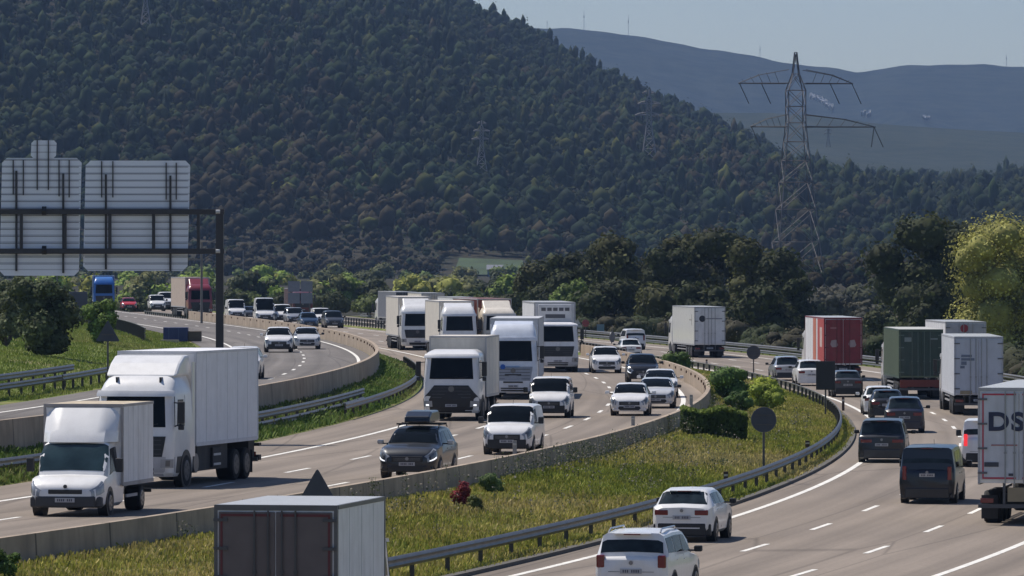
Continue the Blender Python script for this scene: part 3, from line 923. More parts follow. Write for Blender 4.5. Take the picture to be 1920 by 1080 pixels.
# ---------------------------------------------------------------- pylons, masts, poles
def on_hill(px, py):
    ys = np.linspace(2050, 3600, 300)
    pr = 480 - (hill_z((px - 960) / F * ys, ys) + 5 - CAMZ) * F / ys
    return float(ys[int(np.argmin(np.abs(pr - py)))])
def pylon(px, ptop, pbase, D, label, kind='big', mat=None):
    if kind == 'small' and D < 3700: D = on_hill(px, pbase) - 6
    s = F / D
    X = (px - 960) / s
    zb = CAMZ - (pbase - 480) / s
    H = (pbase - ptop) / s
    r = empty('pylon', (X, D, zb), R(8 if kind == 'big' else 0))
    tag(r, label, 'pylon', 'power line pylons')
    mat = mat or M('pylon_steel', (.20, .185, .18), .5, metal=.4, var=.35, scale=.6)
    m = MB()
    t = H * (.0013 if kind == 'big' else .006)
    wb, ww = H * .105, H * .032                       # half widths: foot, waist
    waist = .74 if kind == 'big' else .5
    def hwid(z):
        return wb + (ww - wb) * z / waist if z < waist else max(ww * (1 - (z - waist) / (1 - waist) * .9), H * .004) if z > .90 else ww
    lv = [0, .16, .30, .42, .52, .60, .67, .74, .80, .86, .92, 1.0]
    for a in range(len(lv) - 1):
        z0, z1 = lv[a], lv[a + 1]
        w0, w1 = hwid(z0), hwid(z1)
        cr = [(-1, -1), (1, -1), (1, 1), (-1, 1)]
        for q in range(4):
            (i, j), (k, l) = cr[q], cr[(q + 1) % 4]
            m.tube([(i * w0, j * w0, z0 * H), (i * w1, j * w1, z1 * H)], t * 1.5, 4)
            m.tube([(i * w0, j * w0, z0 * H), (k * w1, l * w1, z1 * H)], t * .8, 4)
            m.tube([(k * w0, l * w0, z0 * H), (i * w1, j * w1, z1 * H)], t * .8, 4)
            m.tube([(i * w1, j * w1, z1 * H), (k * w1, l * w1, z1 * H)], t * .8, 4)
    m.build('lattice_mast', mat, r)
    arms = [(.885, .215, .215, .05), (.725, .17, .30, .045)] if kind == 'big' else [(.95, .09, .09, .03), (.80, .16, .16, .04), (.64, .20, .14, .04)]
    for (z, l, r_, hh) in arms:
        am = MB()
        for sg, ln in ((-1, l), (1, r_)):
            tip = (sg * ln * H, 0, z * H)
            for j in (-1, 1):
                am.tube([(sg * ww, j * ww, z * H), tip], t * 1.7, 4)
                c1 = (sg * (ww + ln * H) * .55, j * ww * .5, (z + hh * .62) * H)
                am.tube([(sg * ww, j * ww, (z + hh) * H), c1, tip], t * 1.0, 4)
            for q in range(1, 6):
                f = q / 6
                x = sg * (ww + (ln * H - ww) * f)
                am.tube([(x, 0, z * H), (x + sg * ln * H * .08, 0, (z + hh * (1 - f * f) * .9) * H)], t * .7, 4)
        am.build('crossarm', M('arm_dark', (.045, .045, .05), .6) if kind == 'big' else mat, r)
        im = MB()
        for sg, ln in ((-1, l), (1, r_)):
            if kind == 'big':
                for off in ((0, .035),):
                    im.tube([(sg * ln * H * .98, 0, z * H), (sg * ln * H * .98 + off[1] * H, 0, (z - .075) * H)], t * 1.3, 5)
                    if (sg == 1 and z < .8) : im.tube([(sg * ln * H * .98, 0, z * H), (sg * ln * H * .98 - .01 * H, 0, (z - .075) * H)], t * 1.4, 5)
                if z > .8: im.tube([(sg * ln * H * .60, 0, z * H), (sg * ln * H * .60 + .035 * H, 0, (z - .075) * H)], t * 1.4, 5)
            else:
                im.tube([(sg * ln * H * .95, 0, z * H), (sg * ln * H * .95, 0, (z - .07) * H)], t * 1.2, 4)
        im.build('insulator', M('insulator', (.05, .05, .055), .4), r)
    return r
pylon(1492, 98, 606, 1200, 'large lattice pylon with wide arms standing behind the pines', mat=M('pylon_near', (.14, .13, .13), .6, metal=.3, var=.4, scale=.4))
PF = M('pylon_far', (.22, .205, .20), .7, metal=.0)
pylon(903, 226, 322, 2900, 'small pale pylon half way up the wooded hill', 'small', PF)
pylon(1217, 168, 300, 3150, 'pale pylon near the right shoulder of the wooded hill', 'small', PF)
pylon(273, -40, 48, 3300, 'faint pylon high on the hill at the top left', 'small', PF)
pylon(1553, 236, 276, 3800, 'tiny distant pylon on the saddle right of the large pylon', 'small', M('pylon_dim', (.06, .07, .08), .7))
for (px, a, b, l) in ((1095, 20, 50, 'tallest thin mast left on the far mountain crest'), (1178, 28, 60, 'thin mast on the crest right of the tallest one'), (1026, 38, 50, 'short mast where the far crest meets the wooded hill'), (1425, 85, 106, 'small mast on the crest above the large pylon'), (1887, 102, 122, 'thin mast on the crest at the right edge')):
    D = 8480.; s = F / D
    zb = CAMZ + (480 - b) / s
    r = empty('radio_mast', ((px - 960) / s, D, zb - 8))
    tag(r, l, 'mast', 'masts on the far crest')
    MB().tube([(0, 0, 0), (0, 0, (b - a) / s + 8)], .34, 5, .2).build('mast_pole', M('mast_grey', (.25, .26, .28), .7), r)
    MB().box(-.6, .6, -.6, .6, (b - a) / s * .55 + 8, (b - a) / s * .68 + 8).build('antenna', M('mast_grey'), r)
# wires from the large pylon
wm = MB()
# poles
def pole(px, ptop, pbase, D, label, bar=None, r0=.09):
    s = F / D
    zb = CAMZ - (pbase - 480) / s
    H = (pbase - ptop) / s
    r = empty('utility_pole', ((px - 960) / s, D, zb))
    tag(r, label, 'pole', 'poles in the valley')
    MB().tube([(0, 0, 0), (0, 0, H)], r0, 8, r0 * .8).build('shaft', M('pole_grey', (.16, .15, .14), .7), r)
    if bar:
        MB().box(-bar, .25, -.06, .06, H * .78, H * .78 + .16).build('crossbar', M('pole_grey'), r)
pole(378, 455, 606, 600, 'grey lighting pole with a side bar in front of the dark red lorry', 1.1, .12)
pole(177, 505, 600, 900, 'thin dark pole above the blue lorry', None, .09)
pole(107, 500, 600, 880, 'thin pole under the gantry panels near the large shrub', None, .07)
pole(456, 470, 590, 1500, 'faint wooden pole between the gantry post and the grey sign', None, .12)

# ---------------------------------------------------------------- road signs
SIGNB = M('sign_back', (.05, .058, .075), .5, metal=.1, dirt=.1)
SPOST = M('sign_post', (.10, .095, .09), .6, metal=.3)
def sign_root(px, D, zb, label, name='road_sign'):
    r = empty(name, ((px - 960) * D / F, D, zb))
    tag(r, label, 'road sign')
    return r
def round_sign(px, pc, rpx, D, label, z=None, face=None):
    s = F / D
    zb = z if z is not None else .3
    r = sign_root(px, D, zb, label)
    zc = CAMZ - (pc - 480) / s - zb
    rad = rpx / s
    MB().disc((0, zc), rad, -.03, .03).build('sign_plate', face or SIGNB, r)
    MB().disc((0, zc), rad + .02, -.015, .015).build('sign_rim', M('rim_grey', (.15, .15, .16), .5), r)
    MB().tube([(0, .07, -.3), (0, .07, zc + rad * .8)], .045, 8).build('post', SPOST, r)
    m = MB().box(-rad * .7, rad * .7, -.06, -.031, zc + rad * .35, zc + rad * .42).box(-rad * .7, rad * .7, -.06, -.031, zc - rad * .42, zc - rad * .35)
    m.build('bracket', SPOST, r)
    return r
round_sign(1432, 787, 23, 231, 'large round dark sign back on a post by the median guardrail', z=.25)
round_sign(1413, 661, 12.5, 432, 'smaller round sign back on a post further along the guardrail', z=.05)
r = sign_root(1548, 321, .05, 'black rectangular sign board on a post beside the guardrail')
s = F / 321
zc = CAMZ - (704 - 480) / s - .05
MB().box(-18 / s, 18 / s, -.03, .03, zc - 27 / s, zc + 27 / s).build('sign_plate', M('sign_black', (.012, .013, .016), .5), r, bevel=.02)
MB().tube([(0, .07, -.3), (0, .07, zc)], .045, 8).build('post', SPOST, r)
def tri_sign(px, ptop, D, side, zb, label, up=True, face=None):
    s = F / D
    r = sign_root(px, D, zb, label)
    zt = CAMZ - (ptop - 480) / s - zb
    h = side * .866
    c = .06
    pts = [(-side / 2 + c, zt - h), (side / 2 - c, zt - h), (side / 2 - c * .4, zt - h + c), (c * .6, zt - .03), (0, zt), (-c * .6, zt - .03), (-side / 2 + c * .4, zt - h + c)]
    MB().plate(pts, -.03, .03).build('sign_plate', face or SIGNB, r)
    MB().tube([(0, .07, -.3), (0, .07, zt - .3)], .045, 8).build('post', SPOST, r)
    MB().box(-.3, .3, -.06, -.031, zt - h * .7, zt - h * .64).build('bracket', SPOST, r)
tri_sign(595, 880, 152, 1.35, .6, 'dark triangular sign back above the shaded truck roof')
tri_sign(202, 601, 305, 1.15, 1.95, 'dark triangular sign back below the leafy shrub on the bank')
RW = M('sign_white', (.45, .44, .43), .5)
round_sign(1098, 606, 6.5, 640, 'small round red edged sign beside the refrigerated lorry', z=-.3, face=M('sign_red', (.30, .05, .05), .5))
o = tri_sign(1083, 598, 650, 1.0, -.3, 'small pale triangular warning sign beside the round red one', face=RW)
r = sign_root(1126, 640, -.3, 'small pale blue rectangular sign below the dark pines')
s = F / 640; zc = CAMZ - (617 - 480) / s + .3
MB().box(-7 / s, 7 / s, -.03, .03, zc - 9 / s, zc + 9 / s).build('sign_plate', M('sign_pale_blue', (.16, .23, .30), .5), r)
MB().tube([(0, .07, -.3), (0, .07, zc)], .04, 6).build('post', SPOST, r)
r = sign_root(1148, 600, -.2, 'narrow grey sign seen almost edge on left of the white van')
s = F / 600; zc = CAMZ - (632 - 480) / s + .2
MB().disc((0, zc), .5, -.03, .03).build('sign_plate', M('sign_grey', (.13, .13, .14), .5), r)
MB().tube([(0, .07, -.3), (0, .07, zc)], .05, 6).build('post', SPOST, r)
r.rotation_euler.z = R(60)
r = sign_root(1908, 470, -.4, 'dark blue sign back at the right edge under the yellow green tree')
s = F / 470; zc = CAMZ - (673 - 480) / s + .4
MB().box(-12 / s, 30 / s, -.03, .03, zc - 14 / s, zc + 14 / s).build('sign_plate', SIGNB, r)
MB().tube([(.2, .07, -.3), (.2, .07, zc)], .05, 6).build('post', SPOST, r)
# far grey board
r = sign_root(563, 700, 1., 'grey two by two panel sign board above the far lorries')
s = F / 700
for i in range(2):
    for j in range(2):
        MB().box((-23 + i * 24) / s, (-1 + i * 24) / s, -.05, .05, CAMZ - 1 - (569 - 21 * j - j - 480) / s, CAMZ - 1 - (549 - 21 * j - j - 480) / s).build('sign_plate', M('board_grey', (.17, .19, .23), .5), r)
MB().tube([(-1, .1, -.3), (-1, .1, 4)], .08, 6).tube([(1, .1, -.3), (1, .1, 4)], .08, 6).build('post', SPOST, r)
# dark board at the left behind the shrub
r = sign_root(140, 640, 1.9, 'large dark grey board standing behind the white car on the left')
s = F / 640
MB().box(-26 / s, 24 / s, -.06, .06, CAMZ - 1.9 - (600 - 480) / s, CAMZ - 1.9 - (547 - 480) / s).build('sign_plate', M('board_dark', (.055, .06, .085), .5), r, bevel=.1)
MB().tube([(0, .1, -.3), (0, .1, 3)], .08, 6).build('post', SPOST, r)
# blue cabinet on the bank
X, D = P(330, 641, 1.95)
r = empty('roadside_cabinet', (X, D, 1.95)); tag(r, 'dark blue panelled box with a brown end on the green bank', 'cabinet')
s = F / D
MB().box(-24 / s, 22 / s, 0, 1.2, .02, 27 / s).build('panel', M('cabinet_blue', (.02, .035, .13), .5), r, bevel=.02)
MB().box(-14 / s, -13 / s, -.02, 0, .1, 26 / s).box(4 / s, 5 / s, -.02, 0, .1, 26 / s).build('seam', M('cabinet_seam', (.06, .09, .2), .5), r)
MB().box(22 / s, 47 / s, .1, 1.1, .02, 20 / s).build('end_panel', M('cabinet_brown', (.10, .08, .055), .8), r, bevel=.05)
MB().box(-28 / s, 6 / s, -.5, 0, -.1, 4 / s).build('plinth', M('plinth', (.38, .34, .26), .9), r, bevel=.02)
# gantry with two big panels seen from behind
def gantry():
    D = 250.; s = F / D
    def X(px): return (px - 412) / s
    def Z(py): return CAMZ - (py - 480) / s - .9
    r = empty('sign_gantry', ((412 - 960) / s, D, .9), 0)
    tag(r, 'tall steel gantry with two big ribbed sign panels seen from behind', 'sign gantry')
    GS = M('gantry_steel', (.045, .045, .05), .5, metal=.3)
    MB().box(-.15, .15, -.15, .15, -.3, Z(396)).build('column', GS, r, bevel=.02)
    MB().box(X(-260), .18, -.1, .1, Z(402), Z(392)).build('beam', GS, r, bevel=.015)
    MB().box(X(-260), .18, -.1, .1, Z(476), Z(466)).build('beam', GS, r, bevel=.015)
    MB().box(X(-260) - .15, X(-260) + .15, -.15, .15, .9, Z(396)).build('column', GS, r, bevel=.02)
    bm = MB()
    for px in (372, 288, 206, 122, 40, -60, -150): bm.box(X(px) - .06, X(px) + .06, -.07, .07, Z(466), Z(402))
    bm.build('strut', GS, r)
    for y_ in (392, 466):
        MB().cylx(X(79), X(87), -.02, Z(y_ + 3), .17, 12).build('floodlight', BLACK, r)
        MB().cylx(X(405), X(413), -.2, Z(y_ + 5), .08, 10).build('fixing', M('bolt_pale', (.5, .5, .5), .4), r)
    pm, nt, b = newmat('panel_back')
    tc = N(nt, 'ShaderNodeTexCoord'); sp = N(nt, 'ShaderNodeSeparateXYZ')
    nt.links.new(tc.outputs['Object'], sp.inputs[0])
    md = N(nt, 'ShaderNodeMath', operation='MODULO'); md.inputs[1].default_value = .27
    nt.links.new(sp.outputs[2], md.inputs[0])
    cr = N(nt, 'ShaderNodeValToRGB')
    cr.color_ramp.elements[0].position = 0; cr.color_ramp.elements[0].color = (.36, .38, .44, 1)
    cr.color_ramp.elements[1].position = .06; cr.color_ramp.elements[1].color = (.74, .77, .84, 1)
    nt.links.new(md.outputs[0], cr.inputs[0])
    nt.links.new(cr.outputs[0], b.inputs['Base Color'])
    b.inputs['Roughness'].default_value = .45; b.inputs['Metallic'].default_value = .2
    def panel(x0, x1, y0, y1, skew=0., c=9.):
        c = c / s
        a0, a1, b0, b1 = X(x0), X(x1), Z(y1), Z(y0)
        pts = [(a0 + c, b0), (a1 - c, b0), (a1, b0 + c), (a1 + skew, b1 - c), (a1 - c + skew, b1), (a0 + c + skew, b1), (a0 + skew, b1 - c), (a0, b0 + c)]
        return MB().plate(pts, .25, .31).build('sign_panel', pm, r)
    panel(-2, 147, 296, 517, 5 / s)
    panel(155, 351, 301, 508, 5 / s)
    panel(57, 104, 263, 296.5, 1 / s, 5.)
    rb = MB()
    for py in range(300, 508, 13):
        rb.box(X(-1), X(147), .24, .252, Z(py) - .012, Z(py) + .012)
        if py > 303: rb.box(X(158), X(352), .24, .252, Z(py) - .012, Z(py) + .012)
    rb.build('panel_rib', M('rib_dark', (.10, .11, .135), .5), r)
    for (px, a, b_) in ((30, 320, 508), (118, 325, 512), (198, 327, 505), (319, 329, 508)):
        MB().box(X(px) - .038, X(px) + .038, .12, .24, Z(b_), Z(a)).build('bracket', GS, r)
    for (px, a, b_) in ((24, 300, 364), (43, 300, 366), (69, 263, 356), (90, 263, 356), (110, 300, 368), (129, 300, 370), (190, 302, 370), (211, 302, 370), (311, 305, 374), (330, 305, 374)):
        MB().box(X(px) - .02, X(px) + .02, .16, .24, Z(b_), Z(a)).build('stiffener', GS, r)
gantry()
# delineators
def marker(px, ptop, pbase, z, mat, label, w=.14, group='marker posts'):
    X, D = P(px, pbase, z)
    s = F / D
    r = empty('delineator', (X, D, z)); tag(r, label, 'marker post', group)
    h = (pbase - ptop) / s
    MB().box(-w / 2, w / 2, -.03, .03, -.05, h).build('post', mat, r, bevel=.01)
    MB().box(-w / 2 + .01, w / 2 - .01, -.045, -.03, h * .68, h * .82).build('reflector', M('refl_pale', (.5, .48, .45), .3), r)
MP = M('marker_grey', (.30, .29, .28), .7)
MD = M('marker_dark', (.06, .035, .03), .7)
marker(965, 826, 853, 1.66, MP, 'pale flat marker post on the barrier in front of the white panel van')
marker(1187, 780, 800, 1.66, MP, 'pale marker post on the barrier under the white hatchback')
marker(1296, 740, 762, 1.66, MP, 'marker post on the barrier at the tip of the bend')
marker(1361, 884, 912, .15, MD, 'black marker post behind the median guardrail near the white crossover', .16)
marker(1514, 826, 846, .15, MD, 'dark marker post behind the guardrail in the middle of the bend', .18)
marker(1325, 674, 692, .0, MD, 'short brown marker post at the far side of the guardrail')
marker(1581, 744, 770, .0, MD, 'brown marker post beside the black sign board')
# far house
X, D = (928 - 960) / (F / 1900.), 1900.
r = empty('house', (X, D, 1.0)); tag(r, 'small pale blue grey house among trees below the green field', 'house')
MB().box(-2.2, 2.2, -3, 3, -1, 3.2).build('wall', M('house_wall', (.16, .19, .25), .8), r)
MB().prism([(-3.2, 3.2), (3.2, 3.2), (0, 4.6)], -2.5, 2.5).build('roof', M('house_roof', (.16, .17, .2), .8), r)
MB().box(-1.5, -.7, -3.03, -2.98, 1.2, 2.4).build('window', GLASS, r)
MB().box(.7, 1.5, -3.03, -2.98, 1.2, 2.4).build('window', GLASS, r)
# ---------------------------------------------------------------- vehicles
def ring(st):
    y, w, zb, belt, rw, zr = st
    e = .06 * min(1, max(.15, (zr - belt) / .35))
    return [(0, zb), (w - .14, zb), (w - .03, zb + .10), (w, zb + .52 * (belt - zb)), (w - .02, belt), (rw, zr - e), (rw - .10, zr), (0, zr + .02)]
class Hull:
    def __init__(s, st):
        s.st = [np.array(a, float) for a in st]
        s.ys = [a[0] for a in st]
    def at(s, y):
        y = min(max(y, s.ys[0]), s.ys[-1])
        i = max(0, min(len(s.ys) - 2, int(np.searchsorted(s.ys, y, 'right') - 1)))
        f = (y - s.ys[i]) / (s.ys[i + 1] - s.ys[i])
        return s.st[i] * (1 - f) + s.st[i + 1] * f
    def S(s, y, v, side=1):
        r = ring(s.at(y))
        v = min(max(v, 0), 7 - 1e-6)
        i = int(v); f = v - i
        x = r[i][0] * (1 - f) + r[i + 1][0] * f
        z = r[i][1] * (1 - f) + r[i + 1][1] * f
        return Vector((side * x, y, z))
    def body(s, name, mat, parent):
        ys = []
        for a, b in zip(s.ys[:-1], s.ys[1:]):
            n = max(1, int((b - a) / .35))
            ys += list(np.linspace(a, b, n, endpoint=False))
        ys.append(s.ys[-1])
        V = []; Fs = []
        for y in ys:
            r = ring(s.at(y))
            V += [(x, y, z) for x, z in r] + [(-x, y, z) for x, z in r[-2:0:-1]]
        n = 14
        for i in range(len(ys) - 1):
            for j in range(n):
                Fs.append((i * n + j, i * n + (j + 1) % n, (i + 1) * n + (j + 1) % n, (i + 1) * n + j))
        Fs += [tuple(range(n))[::-1], tuple((len(ys) - 1) * n + j for j in range(n))]
        return MB().add(V, Fs).build(name, mat, parent, smooth=32)
    def patch(s, name, mat, parent, y0, y1, v0, v1, side=1, off=.008, ny=5, nv=4, y0b=None, y1b=None):
        # a pane that follows the hull; y0b/y1b give slanted ends at v1
        top = abs(v1) > 6.9
        pts = []
        c = Vector((0, (y0 + y1) / 2, .7))
        for i in range(ny + 1):
            row = []
            for j in range(nv + 1):
                fv = j / nv
                a = y0 + ((y0b if y0b is not None else y0) - y0) * fv
                b = y1 + ((y1b if y1b is not None else y1) - y1) * fv
                y = a + (b - a) * i / ny
                if side == 0:
                    t = -1 + 2 * j / nv
                    p = s.S(y, 7 - abs(t) * (7 - v0), 1 if t >= 0 else -1)
                    e = .02
                    pu = s.S(y + e, 7 - abs(t) * (7 - v0), 1 if t >= 0 else -1) - s.S(y - e, 7 - abs(t) * (7 - v0), 1 if t >= 0 else -1)
                    n = Vector((0, -pu.z, pu.y))
                    n = n.normalized() if n.length > 0 else Vector((0, 0, 1))
                    if abs(t) > .9: n = (n + Vector((.6 * t, 0, 0))).normalized()
                else:
                    v = v0 + (v1 - v0) * fv
                    p = s.S(y, v, side)
                    e = .02
                    pu = s.S(y + e, v, side) - s.S(y - e, v, side)
                    pv = s.S(y, min(v + .05, 6.9), side) - s.S(y, max(v - .05, 0), side)
                    n = pu.cross(pv)
                    if n.length < 1e-9: n = Vector((side, 0, 0))
                    n.normalize()
                    if n.x * side < 0 and n.z < .5: n = -n
                row.append((p, n))
            pts.append(row)
        V = [tuple(p + n * off) for r in pts for p, n in r] + [tuple(p - n * .02) for r in pts for p, n in r]
        m = (ny + 1) * (nv + 1)
        Fs = []
        for i in range(ny):
            for j in range(nv):
                a = i * (nv + 1) + j
                q = (a, a + 1, a + nv + 2, a + nv + 1)
                Fs += [q, tuple(k + m for k in q[::-1])]
        rim_ = [j for j in range(nv + 1)] + [i * (nv + 1) + nv for i in range(1, ny + 1)] + [ny * (nv + 1) + j for j in range(nv - 1, -1, -1)] + [i * (nv + 1) for i in range(ny - 1, 0, -1)]
        for a, b in zip(rim_, rim_[1:] + rim_[:1]):
            Fs.append((a, b, b + m, a + m))
        return MB().add(V, Fs).build(name, mat, parent, smooth=40)
def rect(c, w, h): return (c[0] - w / 2, c[0] + w / 2, c[1] - h / 2, c[1] + h / 2)
def plate(parent, x, z, y0, y1, w=.52, h=.115, sgn=-1):
    p = box('number_plate', PLATE, parent, x - w / 2, x + w / 2, min(y0, y1), max(y0, y1), z - h / 2, z + h / 2)
    yy = y0 if sgn < 0 else y1
    m = MB()
    a = x - w / 2 + .06
    g_ = [.05, .05, .05, .05, -.03, .05, .05, .05]
    for k in g_:
        if k > 0: m.box(a, a + .032, yy - .003, yy + .003, z - h * .28, z + h * .28)
        a += .052
    m.build('lettering', PLATED, p)
    return p
def wheel(parent, x, y, r=.33, w=.22, side=1, rim=RIM, dual=False):
    t = MB()
    xo = x * side; xi = (x - w) * side
    n = 22
    t.cylx(xi, xi + side * w * .12, y, r, r * .93, n, r).cylx(xi + side * w * .12, xo - side * w * .12, y, r, r, n).cylx(xo - side * w * .12, xo, y, r, r, n, r * .93)
    wh = t.build('wheel', RUB, parent, smooth=40)
    m = MB().cylx(xo, xo + side * .012, y, r, r * .64, 18, r * .60)
    m.build('rim', rim, wh, smooth=30)
    sp = MB()
    for k in range(5):
        a = k * 2 * math.pi / 5
        cy, cz = y + math.cos(a) * r * .36, r + math.sin(a) * r * .36
        sp.box(xo + side * .010 - .003, xo + side * .016, cy - r * .09, cy + r * .09, cz - r * .09, cz + r * .09)
    sp.build('rim_gap', BLACK, wh)
    return wh
PRE = dict(
    hatch=dict(L=4.05, W=1.74, H=1.47, hood=.98, ck=1.0, wt=1.75, re=3.35, rb=3.85, belt=.95, tail=1.02, wb=(.82, 3.35)),
    sedan=dict(L=4.6, W=1.82, H=1.44, hood=.97, ck=1.2, wt=2.0, re=3.3, rb=4.05, belt=.95, tail=1.04, wb=(.9, 3.65)),
    wagon=dict(L=4.7, W=1.86, H=1.50, hood=1.0, ck=1.2, wt=1.98, re=4.1, rb=4.55, belt=.98, tail=1.02, wb=(.92, 3.75)),
    suv=dict(L=4.4, W=1.84, H=1.64, hood=1.08, ck=1.08, wt=1.8, re=3.75, rb=4.22, belt=1.06, tail=1.10, wb=(.88, 3.5)),
    cross=dict(L=4.3, W=1.77, H=1.53, hood=1.04, ck=1.05, wt=1.78, re=3.6, rb=4.12, belt=1.02, tail=1.08, wb=(.86, 3.42)),
    yeti=dict(L=4.22, W=1.79, H=1.66, hood=1.05, ck=1.05, wt=1.7, re=3.95, rb=4.12, belt=1.06, tail=1.06, wb=(.85, 3.4)),
    mpv=dict(L=4.85, W=1.90, H=1.74, hood=1.05, ck=.95, wt=1.75, re=4.45, rb=4.72, belt=1.05, tail=1.10, wb=(.95, 3.9)),
    kangoo=dict(L=4.4, W=1.83, H=1.82, hood=1.12, ck=.82, wt=1.55, re=4.3, rb=4.36, belt=1.10, tail=1.14, wb=(.85, 3.5)),
    van=dict(L=4.9, W=1.92, H=1.96, hood=1.14, ck=.80, wt=1.5, re=4.75, rb=4.85, belt=1.12, tail=1.16, wb=(.9, 3.9)),
    bigvan=dict(L=5.9, W=2.02, H=2.55, hood=1.25, ck=.75, wt=1.55, re=5.8, rb=5.86, belt=1.20, tail=1.24, wb=(.95, 4.6)))
def car_hull(p):
    L, W, H, hd, ck, wt, re, rb, belt, tail = [p[k] for k in ('L', 'W', 'H', 'hood', 'ck', 'wt', 're', 'rb', 'belt', 'tail')]
    w = W / 2
    boxy = p.get('boxy', 0)
    rwf = .74 + boxy * .12
    tw = .82 + boxy * .08
    st = [(0, w * .66, .34, hd * .60, w * .55, hd * .65), (.04, w * .82, .28, hd * .66, w * .68, hd * .72), (.13, w * .92, .25, hd * .74, w * .78, hd * .80),
          (.3, w * .98, .23, hd * .84, w * .84, hd * .90), (ck * .6, w, .22, hd * .91, w * .86, hd * .96), (ck, w, .22, hd * .95, w * .86, hd),
          (ck + (wt - ck) * .55, w, .22, belt * .98, w * (rwf + .07), hd + (H - hd) * .60), (wt, w, .22, belt, w * rwf, H - .05), (wt + .35, w, .22, belt, w * (rwf + .01), H - .01), ((wt + re) / 2 + .1, w, .22, belt + .01, w * (rwf + .01), H),
          (re, w, .22, belt + .03, w * rwf, H - .05)]
    if rb > re + .05: st.append((rb, w * .985, .24, belt - .01, w * tw, tail))
    y = st[-1][0]
    e = max(L, y + .10)
    tl = tail if rb > re + .05 else H - .06
    if L - y > .3: st.append((L - .14, w * .97, .26, belt - .04, w * tw, tail - .03)); y = L - .14
    st += [(y + (e - y) * .6, w * .92, .28, belt - .06, w * (tw - .04), tl - .03), (e, w * .84, .34, belt - .10, w * (tw - .12), tl - .09)]
    return Hull(st), e
ROAD = {'L': ZL, 'R': 0., 'O': ZR}
def put(name, px, py, rd, L, away, yaw=0., D=None, off=None):
    z = ROAD[rd]
    if D is None:
        X, D = P(px, py, z)
    else:
        X = (px - 960) * D / F
    th = -math.atan(slope(D)) + R(yaw)
    d = Vector((-math.sin(th), math.cos(th), 0))
    if away:
        return empty(name, Vector((X, D, z)) + d * L, th + math.pi)
    return empty(name, (X, D, z), th)
